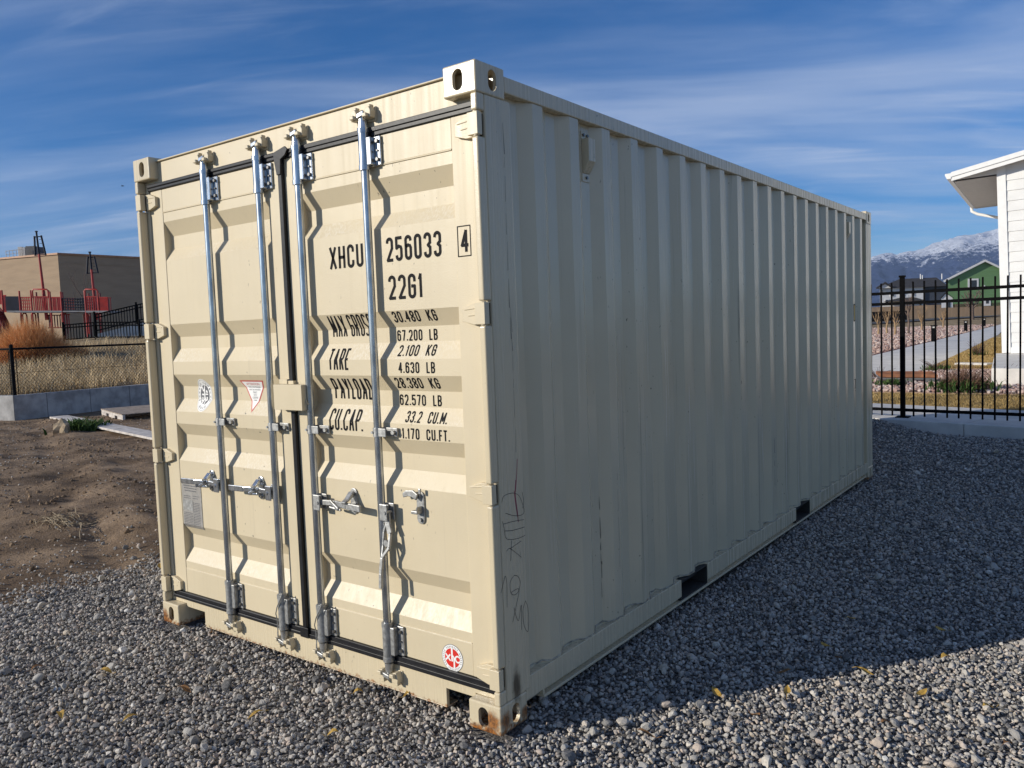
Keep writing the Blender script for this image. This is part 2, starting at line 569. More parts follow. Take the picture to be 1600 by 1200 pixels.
# corner castings: hollow blocks with oval holes
def make_casting():
    def blk(x0, x1, y0, y1, z0, z1, bev):
        bm = bmesh.new()
        bmesh.ops.create_cube(bm, size=1)
        for v in bm.verts:
            v.co = Vector((x0 + (v.co.x + .5) * (x1 - x0), y0 + (v.co.y + .5) * (y1 - y0), z0 + (v.co.z + .5) * (z1 - z0)))
        if bev:
            bmesh.ops.bevel(bm, geom=list(bm.edges), offset=bev, segments=3, affect='EDGES', profile=.5)
        me = bpy.data.meshes.new('t'); bm.to_mesh(me); bm.free()
        o = bpy.data.objects.new('t', me); COL.objects.link(o)
        return o

    def slot(axis, c, w, h, d0, d1):
        mb = MB(); pts = []
        r = w / 2
        for k in range(13):
            a = math.pi * k / 12
            pts.append((c[0] + r * math.cos(a), c[1] + (h / 2 - r) + r * math.sin(a)))
        for k in range(13):
            a = math.pi + math.pi * k / 12
            pts.append((c[0] + r * math.cos(a), c[1] - (h / 2 - r) + r * math.sin(a)))
        mb.prism(pts, axis, d0, d1)
        return mb.build('t', [], origin=(0, 0, 0))
    # lower right front corner: x from -.162 to 0, y 0 to .178, z 0 to .118
    base = blk(-.162, 0, 0, .178, 0, .118, .007)
    cuts = [blk(-.148, -.016, .016, .164, .014, .104, 0), slot('y', (-.088, .059), .050, .080, -.05, .06),
            slot('x', (.100, .059), .050, .080, -.06, .05), slot('z', (-.08, .09), .05, .10, -.05, .05)]
    for c_ in cuts:
        md = base.modifiers.new('b', 'BOOLEAN'); md.object = c_; md.operation = 'DIFFERENCE'; md.solver = 'EXACT'
    dg = bpy.context.evaluated_depsgraph_get()
    me = bpy.data.meshes.new_from_object(base.evaluated_get(dg))
    for o in [base] + cuts:
        mm_ = o.data
        bpy.data.objects.remove(o); bpy.data.meshes.remove(mm_)
    vs = np.array([v.co[:] for v in me.vertices]); fs = [tuple(p.vertices) for p in me.polygons]
    return vs, fs


cv, cfc = make_casting()
for ix in (0, 1):
    for iy in (0, 1):
        for iz in (0, 1):
            v = cv.copy()
            if ix: v[:, 0] = -2.438 - v[:, 0]
            if iy: v[:, 1] = 6.058 - v[:, 1]
            if iz: v[:, 2] = 2.591 - v[:, 2]
            mb = MB(); mb.add(v, cfc)
            o = mb.build('corner_casting', P_FRAME, K)
            if ix == 0 and iy == 0 and iz == 0: o['label'] = 'rust stained lower corner casting nearest the camera'

HZ = [(2.318, 2.402), (1.611, 1.694), (.918, .992), (.180, .262)]    # hinge heights
for side in (0, 1):
    def X(x): return x if side == 0 else -2.438 - x
    mb = MB()
    zz = [.118] + [z for p in HZ[::-1] for z in (p[0] - .006, p[1] + .006)] + [2.473]
    for k in range(0, len(zz), 2):
        a, b_ = sorted((X(-.032), X(-.0015)))
        mb.box(a, b_, .0015, .048, zz[k], zz[k + 1])
    a, b_ = sorted((X(-.052), X(-.001)))
    mb.box(a, b_, .0485, .21, .118, 2.473)
    mb.build('corner_post', P_FRAME, K, bevel=.007, seg=3)
    mb = MB()
    a, b_ = sorted((X(-.06), X(-.001)))
    mb.box(a, b_, 5.85, 6.056, .118, 2.473)
    mb.build('corner_post', P_FRAME, K, bevel=.006)
    mb = MB()
    a, b_ = sorted((X(-.062), X(-.002)))
    mb.box(a, b_, .178, 5.88, 2.503, 2.566)
    mb.build('top_rail', P_FRAME, K, bevel=.004)
    # bottom rail with two fork pockets
    mb = MB()
    for (y0, y1) in ((.179, 1.653), (2.013, 3.664), (4.017, 5.879)):
        a, b_ = sorted((X(-.06), X(-.004)))
        mb.box(a, b_, y0, y1, .076, .170)
        a, b_ = sorted((X(-.058), X(-.030)))
        mb.box(a, b_, y0, y1, .052, .0755)
    a, b_ = sorted((X(-.07), X(-.001)))
    mb.box(a, b_, .3, 5.80, .040, .0515)
    for y in (.30, 5.78):
        a, b_ = sorted((X(-.0295), X(-.006)))
        mb.box(a, b_, y, y + .012, .052, .0755)
    mb.build('bottom_rail', P_FRAME, K, bevel=.002)
    for (y0, y1) in ((1.653, 2.013), (3.664, 4.017)):
        mb = MB()
        a, b_ = sorted((X(-.9), X(-.008)))
        mb.box(a, b_, y0 + .001, y0 + .008, .0525, .165); mb.box(a, b_, y1 - .008, y1 - .001, .0525, .165)
        mb.box(a, b_, y0 + .009, y1 - .009, .158, .1645); mb.box(a, b_, y0 + .009, y1 - .009, .0525, .058)
        mb.build('fork_pocket', DARKIN, K)
    # corrugated side sheet
    mb = MB()
    prof = [(.2105, -.044), (.305, -.044)]
    y = .3725
    while y < 5.75:
        prof += [(y, -.009), (y + .0715, -.009), (y + .1395, -.044), (y + .2105, -.044)]
        y += .2785
    prof[-1] = (5.8495, -.044)
    zs = [.166, .9, 1.7, 2.5025]
    vs = [(X(p[1]), p[0], z) for z in zs for p in prof]
    npf = len(prof)
    mb.add(vs, [(j * npf + k, j * npf + k + 1, (j + 1) * npf + k + 1, (j + 1) * npf + k) for j in range(len(zs) - 1) for k in range(npf - 1)])
    sp = mb.build('side_panel', P_SIDE, K, recalc=False)
    md = sp.modifiers.new('th', 'SOLIDIFY'); md.thickness = .002; md.offset = 0
    md2 = sp.modifiers.new('bv', 'BEVEL'); md2.width = .006; md2.segments = 2; md2.limit_method = 'ANGLE'; md2.angle_limit = R(20)
    # sealant smeared along the foot of the sheet
    if side == 0:
        mb = MB(); y = .215; pts = []
        while y < 5.83:
            xx = np.interp(y, [p[0] for p in prof], [p[1] for p in prof])
            pts.append((xx + .003 + random.uniform(0, .004), y, .172 + random.uniform(0, .010) + (.006 if xx < -.03 else 0)))
            y += random.uniform(.02, .05)
        mb.tube(pts, [random.uniform(.0015, .0042) for _ in pts], 6)
        mb.build('sealant_bead', simple('grey_sealant', (.33, .30, .24), .8, 0, .5, 30), K)

mb = MB(); nx_ = 0
vs = []; xs = []
for k in range(14):
    xs += [(-.062 - k * .165, 2.560), (-.062 - k * .165 - .06, 2.560), (-.062 - k * .165 - .08, 2.572), (-.062 - k * .165 - .145, 2.572)]
xs.append((-2.37, 2.560))
ys = [.13, 2, 4, 5.95]
vs = [(x, y, z) for y in ys for (x, z) in xs]
npf = len(xs)
mb.add(vs, [(j * npf + k, j * npf + k + 1, (j + 1) * npf + k + 1, (j + 1) * npf + k) for j in range(3) for k in range(npf - 1)])
mb.build('roof_sheet', P_FRAME, K)
mb = MB(); mb.box(-2.37, -.071, .145, 5.98, .1, .155)
mb.build('floor', DARKIN, K)
mb = MB()
pr = []
x = -.061
while x > -2.3:
    pr += [(x, 6.03), (x - .1, 6.03), (x - .15, 5.99), (x - .25, 5.99)]; x -= .3
pr.append((-2.377, 6.03))
vs = [(p[0], p[1], z) for z in (.118, 2.47) for p in pr]
npf = len(pr)
mb.add(vs, [(k, k + 1, npf + k + 1, npf + k) for k in range(npf - 1)])
mb.build('end_panel', P_FRAME, K)
for z_ in ((2.475, 2.575), (.02, .117)):
    mb = MB(); mb.box(-2.276, -.162, 5.96, 6.05, *z_); mb.build('end_rail', P_FRAME, K)

# header and sill
mb = MB()
mb.box(-2.386, -.052, .052, .13, 2.440, 2.566)
mb.box(-2.276, -.162, .040, .128, 2.5665, 2.574)
mb.build('door_header', P_DOOR, K, bevel=.003)
mb = MB()
mb.prism([(-2.386, .1185), (-2.27, .1185), (-2.27, .100), (-2.095, .100), (-2.095, .022), (-.325, .022), (-.325, .100), (-.165, .100), (-.165, .1185), (-.052, .1185), (-.052, .158), (-2.386, .158)], 'y', .050, .068)
mb.box(-2.095, -.325, .0495, .12, .016, .0215)
mb.build('door_sill', P_FRAME, K, bevel=.002)

# doors
TXT = {}


def text_mesh(s, bold=.0):
    key = (s, bold)
    if key in TXT: return TXT[key]
    cu = bpy.data.curves.new('t', 'FONT')
    cu.body = s; cu.size = 1; cu.offset = bold; cu.fill_mode = 'FRONT'; cu.resolution_u = 4
    ob = bpy.data.objects.new('t', cu)
    COL.objects.link(ob)
    dg = bpy.context.evaluated_depsgraph_get()
    me = bpy.data.meshes.new_from_object(ob.evaluated_get(dg))
    v = np.array([p.co[:2] for p in me.vertices]).reshape(-1, 2); f = [tuple(p.vertices) for p in me.polygons]
    bpy.data.objects.remove(ob); bpy.data.curves.remove(cu); bpy.data.meshes.remove(me)
    TXT[key] = (v, f)
    return v, f


FW_ = {'1': .55, '.': .28, ' ': .45, 'M': 1.25, 'L': .85, 'E': .85, 'F': .82, 'T': .95, 'I': .3, 'A': 1.08, 'Y': 1.0, 'X': 1.05, 'K': 1.0, 'V': 1.0, 'W': 1.35, 'N': 1.05}


def glyph(ch, w, h, sw):
    x0, x1, y0, y1 = sw / 2, w - sw / 2, sw / 2, h - sw / 2
    r = (x1 - x0) / 2; cx_ = (x0 + x1) / 2; ym = (y0 + y1) / 2

    def arc(cy, a0, a1, n=8, q=1.0): return [(cx_ + r * math.cos(math.radians(a0 + (a1 - a0) * k / n)), cy + r * q * math.sin(math.radians(a0 + (a1 - a0) * k / n))) for k in range(n + 1)]
    T, B = y1 - r, y0 + r
    t_lr, t_rl, b_lr, b_rl = arc(T, 180, 0), arc(T, 0, 180), arc(B, 180, 360), arc(B, 360, 180)
    h2_ = (y1 - ym) / 2
    q = {
        'O': [t_lr + b_rl + [(x0, T)]], '0': [t_lr + b_rl + [(x0, T)]],
        'C': [[(x1, T - .5 * r)] + t_rl + b_lr + [(x1, B + .5 * r)]],
        'G': [[(x1, T - .5 * r)] + t_rl + b_lr + [(x1, ym), (cx_, ym)]],
        'U': [[(x0, y1)] + b_lr + [(x1, y1)]],
        'D': [[(x0, y0), (x0, y1), (cx_, y1)] + arc(T, 70, 0, 5) + arc(B, 360, 290, 5) + [(cx_, y0), (x0, y0)]],
        'P': [[(x0, y0), (x0, y1), (cx_, y1)] + arc(T, 70, 0, 5) + [(x1, ym + r * .8), (x1 - r * .4, ym + .1 * r), (x0, ym)]],
        'R': [[(x0, y0), (x0, y1), (cx_, y1)] + arc(T, 70, 0, 5) + [(x1, ym + r * .8), (x1 - r * .4, ym + .1 * r), (x0, ym)], [(cx_, ym), (x1, y0)]],
        'B': [[(x0, y0), (x0, y1), (cx_, y1), (x1 - .2 * r, y1 - .3 * r), (x1 - .1 * r, T), (x1 - .1 * r, ym + r * .6), (cx_, ym), (x0, ym)], [(cx_, ym), (x1, ym - r * .7), (x1, B), (x1 - .3 * r, y0 + .25 * r), (cx_, y0), (x0, y0)]],
        '2': [t_lr + [(x1, ym + .35 * r), (x0, y0), (x1, y0)]],
        '3': [t_lr + [(x1, ym + .7 * r), (cx_ + .2 * r, ym), (x1, ym - .7 * r)] + b_rl],
        '5': [[(x1, y1), (x0, y1), (x0, ym + .2 * r), (cx_, ym + .75 * r), (x1 - .2 * r, ym + .45 * r), (x1, ym - .2 * r)] + b_rl],
        '6': [t_rl + b_lr + [(x1, ym - .1 * r), (x1 - .3 * r, ym + .5 * r), (cx_, ym + .75 * r), (x0 + .3 * r, ym + .5 * r), (x0, ym - .1 * r)]],
        '8': [t_lr + [(x1, ym + .8 * r), (cx_, ym), (x0, ym - .8 * r)] + b_lr + [(x1, ym - .8 * r), (cx_, ym), (x0, ym + .8 * r), (x0, T)]],
        'S': [t_rl + [(x0, ym + .9 * r), (x1, ym - .9 * r)] + b_rl],
        '7': [[(x0, y1), (x1, y1), (cx_ - .2 * r, y0)]],
        '1': [[(cx_ - .9 * r, y1 - .16 * h), (cx_ + .3 * r, y1), (cx_ + .3 * r, y0)]],
        '4': [[(x1 - .45 * r, y0), (x1 - .45 * r, y1), (x0, y0 + .25 * h), (x1 + .1 * r, y0 + .25 * h)]],
        'X': [[(x0, y0), (x1, y1)], [(x0, y1), (x1, y0)]], 'H': [[(x0, y0), (x0, y1)], [(x1, y0), (x1, y1)], [(x0, ym), (x1, ym)]],
        'M': [[(x0, y0), (x0, y1), (cx_, y0 + .2 * h), (x1, y1), (x1, y0)]], 'A': [[(x0, y0), (cx_, y1), (x1, y0)], [(x0 + .35 * r, y0 + .27 * h), (x1 - .35 * r, y0 + .27 * h)]],
        'T': [[(x0, y1), (x1, y1)], [(cx_, y1), (cx_, y0)]], 'E': [[(x1, y1), (x0, y1), (x0, y0), (x1, y0)], [(x0, ym), (x1 - .3 * r, ym)]],
        'F': [[(x1, y1), (x0, y1), (x0, y0)], [(x0, ym), (x1 - .3 * r, ym)]], 'L': [[(x0, y1), (x0, y0), (x1, y0)]],
        'Y': [[(x0, y1), (cx_, ym), (x1, y1)], [(cx_, ym), (cx_, y0)]], 'K': [[(x0, y0), (x0, y1)], [(x1, y1), (x0, ym - .1 * h)], [(x0 + .5 * r, ym + .02 * h), (x1, y0)]],
        'I': [[(cx_, y0), (cx_, y1)]], 'V': [[(x0, y1), (cx_, y0), (x1, y1)]], 'W': [[(x0, y1), (x0 + .5 * r, y0), (cx_, y1), (x1 - .5 * r, y0), (x1, y1)]], 'N': [[(x0, y0), (x0, y1), (x1, y0), (x1, y1)]],
        '.': [[(cx_, y0), (cx_, y0 + sw * .3)]], ' ': []}
    return q[ch]


class Decal:
    """flat print laid on the door skin, following its folds"""
    def __init__(self): self.bms = []

    def poly(self, v, f, eps, mi=0): self.bms.append((np.asarray(v, float), f, eps, mi))

    def text(self, s, x0, z0, w, h, eps=.0012, mi=0, bold=.012, rot=0):
        v, f = text_mesh(s, bold)
        if not len(v): return
        lo, hi = v.min(0), v.max(0)
        cap = .70
        q = np.empty_like(v)
        q[:, 0] = (v[:, 0] - lo[0]) / (hi[0] - lo[0]) * w
        q[:, 1] = v[:, 1] / cap * h
        if rot:
            ca, sa = math.cos(rot), math.sin(rot)
            q = np.stack([q[:, 0] * ca - q[:, 1] * sa, q[:, 0] * sa + q[:, 1] * ca], 1)
        self.poly(q + [x0, z0], f, eps, mi)

    def stencil(self, s, x0, z0, w, h, sw, eps=.0012, mi=0):
        f = [FW_.get(c, 1.0) for c in s]
        gw = w / (sum(f) + .32 * (len(s) - 1))
        x = x0
        for c, k in zip(s, f):
            for ln in glyph(c, gw * k, h, sw): self.line([(x + p[0], z0 + p[1]) for p in ln], sw, eps, mi)
            x += gw * (k + .32)

    def rect(self, x0, x1, z0, z1, eps, mi=0): self.poly([(x0, z0), (x1, z0), (x1, z1), (x0, z1)], [(0, 1, 2, 3)], eps, mi)

    def fan(self, pts, eps, mi=0): self.poly(pts, [tuple(range(len(pts)))], eps, mi)

    def line(self, pts, w, eps, mi=0, closed=False):
        P_ = [np.array(p, float) for p in pts]
        if closed: P_.append(P_[0])
        for i_, (a, b_) in enumerate(zip(P_[:-1], P_[1:])):
            d = b_ - a; L = np.linalg.norm(d)
            if L < 1e-6: continue
            d = d / L; q = np.array([-d[1], d[0]]) * w / 2; e = d * w * .3
            self.poly([a - e + q, b_ + e + q, b_ + e - q, a - e - q], [(0, 1, 2, 3)], eps + (i_ % 3) * 2.5e-5, mi)

    def build(self, name, mats, parent, flat=None):
        bm = bmesh.new()
        lay = bm.faces.layers.int.new('e')
        for (v, f, eps, mi) in self.bms:
            vs = [bm.verts.new((p[0], 0, p[1])) for p in v]
            for q in f:
                try: fc_ = bm.faces.new([vs[i] for i in q])
                except ValueError: continue
                fc_[lay] = int(eps * 1e6); fc_.material_index = mi
        if flat is None:
            zmin = min(v.co.z for v in bm.verts); zmax = max(v.co.z for v in bm.verts)
            for z in PZ:
                if zmin < z < zmax:
                    bmesh.ops.bisect_plane(bm, geom=list(bm.verts) + list(bm.edges) + list(bm.faces), plane_co=(0, 0, z), plane_no=(0, 0, 1), dist=1e-6)
        for v in bm.verts:
            e = v.link_faces[0][lay] / 1e6 if v.link_faces else .001
            v.co.y = (yprof(v.co.z) if flat is None else flat) - e
        for fc_ in bm.faces:
            fc_.normal_update()
            if fc_.normal.y > 0: fc_.normal_flip()
        o = ORG[parent.name]
        for v in bm.verts: v.co -= Vector(o)
        me = bpy.data.meshes.new(name); bm.to_mesh(me); bm.free()
        for m_ in mats: me.materials.append(m_)
        ob = bpy.data.objects.new(name, me); COL.objects.link(ob); ob.parent = parent
        ORG[ob.name] = o
        return ob


doors = []
for side in (0, 1):
    def X(x): return x if side == 0 else -2.438 - x
    def bx(mb, x0, x1, y0, y1, z0, z1):
        a, b_ = sorted((X(x0), X(x1))); mb.box(a, b_, y0, y1, z0, z1)
    mb = MB()
    xa, xb = X(-1.103), X(-.176)
    xs = np.linspace(min(xa, xb), max(xa, xb), 5)
    zs_ = [2.296] + [p[0] for p in DX if .325 < p[0] < 2.296] + [.322]
    vs = [(x, yprof(z), z) for z in zs_ for x in xs]
    mb.add(vs, [(j * 5 + k, j * 5 + k + 1, (j + 1) * 5 + k + 1, (j + 1) * 5 + k) for j in range(len(zs_) - 1) for k in range(4)])
    bx(mb, -.176, -.056, .055, .105, .184, 2.419)
    bx(mb, -1.205, -1.103, .055, .105, .184, 2.419)
    bx(mb, -1.103, -.176, .0562, .105, 2.298, 2.419)
    bx(mb, -1.103, -.176, .0562, .105, .184, .320)
    # weld beads round the sheet
    bx(mb, -1.10, -.178, .0535, .060, 2.2925, 2.2985); bx(mb, -1.10, -.178, .0545, .060, .3185, .3235)
    d = mb.build('door', P_DOOR, K, bevel=.0025, recalc=False)
    d['label'] = ('right door stencilled with black numbers and weights' if side == 0 else 'left door with oval sticker, warning triangle and data plate')
    doors.append(d)
    for (z0, z1) in HZ:
        mb = MB()
        pl = [(X(-.142), z0 + .016), (X(-.142), z1 - .020), (X(-.085), z1), (X(-.05), z1), (X(-.05), z0), (X(-.085), z0)]
        mb.prism(pl, 'y', .034, .0555)
        a, b_ = sorted((X(-.0505), X(-.0012)))
        mb.box(a, b_, .0008, .030, z0, z1)
        pl = [(X(-.128), (z0 + z1) / 2 + .02), (X(-.07), (z0 + z1) / 2 + .026), (X(-.07), (z0 + z1) / 2 + .020), (X(-.128), (z0 + z1) / 2 + .016)]
        mb.prism(pl, 'y', .031, .0345)
        pl = [(X(-.110), (z0 + z1) / 2 - .004), (X(-.07), (z0 + z1) / 2 - .001), (X(-.07), (z0 + z1) / 2 - .006), (X(-.110), (z0 + z1) / 2 - .008)]
        mb.prism(pl, 'y', .031, .0345)
        mb.cyl((X(-.018), .016, z0 - .004), (X(-.018), .016, z1 + .004), .0125, n=14)
        hg = mb.build('hinge', P_PLAIN, d, bevel=.004)
        mb = MB(); a, b_ = sorted((X(-.030), X(-.012))); mb.box(a, b_, .0335, .0475, z0 + .002, z1 - .002); mb.build('hinge_gap_shade', RUBBER, hg)  # added black strip stands in for shade in the open slot, no seal here
    # rubber seal round the door
    mb = MB()
    for (y0, y1, o_) in ((.046, .075, 0), ):
        bx(mb, -1.207, -.053, .046, .10, 2.4195, 2.4395)
        bx(mb, -1.207, -.053, .040, .0515, 2.436, 2.456)
        bx(mb, -1.207, -.053, .044, .10, .160, .1835)
        bx(mb, -1.207, -.053, .038, .0495, .142, .162)
        bx(mb, -.0555, -.033, .058, .10, .142, 2.44)
        bx(mb, -1.2185, -1.206, .050, .10, .142, 2.44)
    if side == 0:
        bx(mb, -1.232, -1.205, .036, .0495, .155, 2.43)
        mb.prism([(-1.252, 2.450), (-1.165, 2.468), (-1.145, 2.452), (-1.165, 2.428), (-1.199, 2.412), (-1.205, 2.345), (-1.232, 2.345), (-1.244, 2.40)], 'y', .030, .0395)
        bx(mb, -1.250, -1.190, .032, .0365, .140, .19)
    mb.build('door_seal', RUBBER, d, bevel=.005, seg=2)

dr, dl = doors
for t_, x0, z0, w in (('XHCU', -.924, 1.884, .218), ('256033', -.564, 1.890, .310), ('22G1', -.561, 1.731, .196)):
    D = Decal(); D.stencil(t_, x0, z0, w, .102, .0135)
    D.build('serial_lettering', [BLACKP], dr)
D = Decal()
D.stencil('4', -.150, 1.893, .040, .090, .013)
D.line([(-.164, 1.880), (-.100, 1.880), (-.100, 1.996), (-.164, 1.996)], .004, .0012, 0, True)
D.build('boxed_check_digit', [BLACKP], dr, flat=.055)
for t_, x0, z0, w in (('MAX GROSS', -.969, 1.583, .274), ('TARE', -.970, 1.434, .134), ('PAYLOAD', -.976, 1.300, .252), ('CU.CAP.', -.985, 1.160, .222)):
    D = Decal(); D.stencil(t_, x0, z0, w, .097, .0082 if t_[0] == 'M' else .0100); D.build('weight_lettering', [BLACKP], dr)
for t_, x0, x1, z0 in (('30.480  KG', -.557, -.309, 1.635), ('67.200  LB', -.559, -.328, 1.556), ('2.100  KG', -.536, -.321, 1.492), ('4.630  LB', -.525, -.317, 1.421),
                       ('28.380  KG', -.563, -.313, 1.355), ('62.570  LB', -.562, -.321, 1.281), ('33.2  CU.M.', -.507, -.272, 1.212), ('1.170  CU.FT.', -.521, -.253, 1.142)):
    D = Decal(); D.stencil(t_, x0, z0, x1 - x0, .047, .0068); D.build('weight_lettering', [BLACKP], dr)

# round maker's sticker
D = Decal()
cxs, czs, rs = -.288, .236, .058


def circ(cx_, cz_, r, n_=40, rx=1.0): return [(cx_ + rx * r * math.cos(2 * math.pi * k / n_), cz_ + r * math.sin(2 * math.pi * k / n_)) for k in range(n_)]


D.fan(circ(cxs, czs, rs), .0008, 1)
D.fan(circ(cxs, czs, rs * .965), .0012, 0)
D.fan(circ(cxs, czs, rs * .70), .0016, 2)
D.rect(cxs - .0055, cxs + .0035, czs - .002, czs + .0445, .0020, 0)
D.rect(cxs + .006, cxs + .014, czs - .0445, czs + .004, .0020, 0)
D.line([(cxs - .001, czs + .006), (cxs + .004, czs + .010), (cxs + .010, czs + .004)], .006, .0021, 0)
D.rect(cxs - .0055, cxs + .0035, czs - .014, czs, .0021, 0)
D.line([(cxs - .034, czs + .012), (cxs - .012, czs - .012)], .007, .0020, 0)
D.line([(cxs - .034, czs - .012), (cxs - .012, czs + .012)], .007, .0021, 0)
D.line([(cxs + .030 + .013 * math.cos(a), czs + .013 * math.sin(a)) for a in np.linspace(.7, 5.6, 12)], .0065, .0020, 0)
for k in range(34):
    a = 2 * math.pi * k / 34
    if k % 9 == 4: continue
    q = rs * .83
    D.line([(cxs + (q - .003) * math.cos(a), czs + (q - .003) * math.sin(a)), (cxs + (q + .003) * math.cos(a + .03), czs + (q + .003) * math.sin(a + .03))], .003, .0017, 3)
D.build('round_sticker', [WHITE, DKGREY, REDV, GREYP], dr, flat=.0560)

# oval inspection sticker with an emblem
OX, OZ, ORX, ORZ = -2.028, 1.298, .068, .088


def oval(k, n_=44): return [(OX + ORX * k * math.cos(2 * math.pi * i / n_), OZ + ORZ * k * math.sin(2 * math.pi * i / n_)) for i in range(n_)]


D = Decal()
D.fan(oval(1.0), .0008, 0)
D.line(oval(.93), .0014, .0012, 1, True)
D.fan(oval(.60), .0014, 1)


def bn(u, v): return (OX + ORX * 2 * (u - .54), OZ + ORZ * 2 * (v - .5))


for ln, w_ in (([(.36, .76), (.44, .62), (.52, .68), (.56, .80)], .007), ([(.52, .68), (.53, .50), (.50, .36), (.42, .25)], .010), ([(.53, .45), (.60, .32), (.58, .2)], .007),
               ([(.36, .51), (.46, .51)], .009), ([(.60, .52), (.74, .52)], .007), ([(.66, .62), (.70, .58)], .012), ([(.38, .42), (.38, .32)], .010), ([(.68, .42), (.67, .34)], .012), ([(.45, .20), (.58, .19)], .012)):
    D.line([bn(*p) for p in ln], w_, .0019, 0)
for k, ch in enumerate('BUREAU VERITAS'):
    if ch == ' ': continue
    a = R(205 - k * 17.7)
    px_, pz_ = OX + ORX * .765 * math.cos(a), OZ + ORZ * .765 * math.sin(a)
    D.text(ch, px_ - .004, pz_ - .005, .0075, .0105, .0018, 1, .02, 0)
for k, ch in enumerate('1828'):
    a = R(243 + k * 18)
    D.text(ch, OX + ORX * .78 * math.cos(a) - .004, OZ + ORZ * .78 * math.sin(a) - .005, .007, .0105, .0018, 1, .02)
D.build('oval_sticker', [WHITE, DKGREY], dl)['label'] = 'white oval inspection sticker with dark emblem'

# warning triangle
T3 = [(-1.680, 1.381), (-1.487, 1.381), (-1.583, 1.219)]
D = Decal()
D.fan(T3, .0008, 1)
c0 = np.mean(T3, 0)
T3i = [(-1.668, 1.3745), (-1.499, 1.3745), (-1.583, 1.232)]
D.fan(T3i, .0012, 0)
for s, xc, z0, w, h, mi in (('ATTENTION', -1.583, 1.356, .105, .012, 1), ('THIS CONTAINER', -1.583, 1.342, .098, .0075, 2), ('MUST BE REPAIRED', -1.583, 1.329, .092, .0075, 2), ('ONLY', -1.583, 1.314, .034, .010, 2), ('WITH', -1.583, 1.302, .026, .007, 2), ('CORTEN', -1.583, 1.287, .044, .010, 2), ('STEEL', -1.583, 1.274, .028, .0075, 2)):
    D.text(s, xc - w / 2, z0, w, h, .0016, mi, .0)
D.build('warning_triangle', [WHITE, REDD, DKGREY], dl)

# data plate
D = Decal()
D.rect(-2.252, -2.068, .560, .826, .002, 0)
D.line([(-2.252, .560), (-2.068, .560), (-2.068, .826), (-2.252, .826)], .003, .0024, 2, True)
r_ = random.Random(3)


def scrib(x0, x1, z, h=.004):
    x = x0
    while x < x1:
        w = r_.uniform(.004, .013)
        D.rect(x, min(x + w, x1), z, z + h, .0026, 1); x += w + .0035


for z in (.792, .778, .764): scrib(-2.235 + (.79 - z) * .4, -2.10 - (.79 - z) * .4, z, .006)
scrib(-2.238, -2.17, .735); scrib(-2.238, -2.17, .724); scrib(-2.15, -2.09, .738); scrib(-2.15, -2.10, .726)
D.rect(-2.247, -2.155, .655, .715, .0025, 2)
for k in range(15): scrib(-2.148, -2.085, .700 - k * .009)
for k in range(9): scrib(-2.245, -2.158, .640 - k * .009)
D.line([(-2.15, .565), (-2.15, .715)], .0015, .0026, 1)
D.build('data_plate', [GREYP, DKGREY, GALVD], dl)

# lock box
mb = MB()
mb.box(-1.283, -1.078, -.018, .0345, 1.252, 1.370)
mb.box(-1.295, -1.2, .035, .054, 1.24, 1.385)
mb.box(-1.30, -1.24, .030, .05, 1.370, 1.392)
mb.tube([(-1.0765, .005, 1.300), (-1.070, .003, 1.286), (-1.066, .008, 1.279), (-1.068, .016, 1.284), (-1.0765, .018, 1.296)], .0035, 6)
mb.build('lock_box', P_PLAIN, K, bevel=.003)

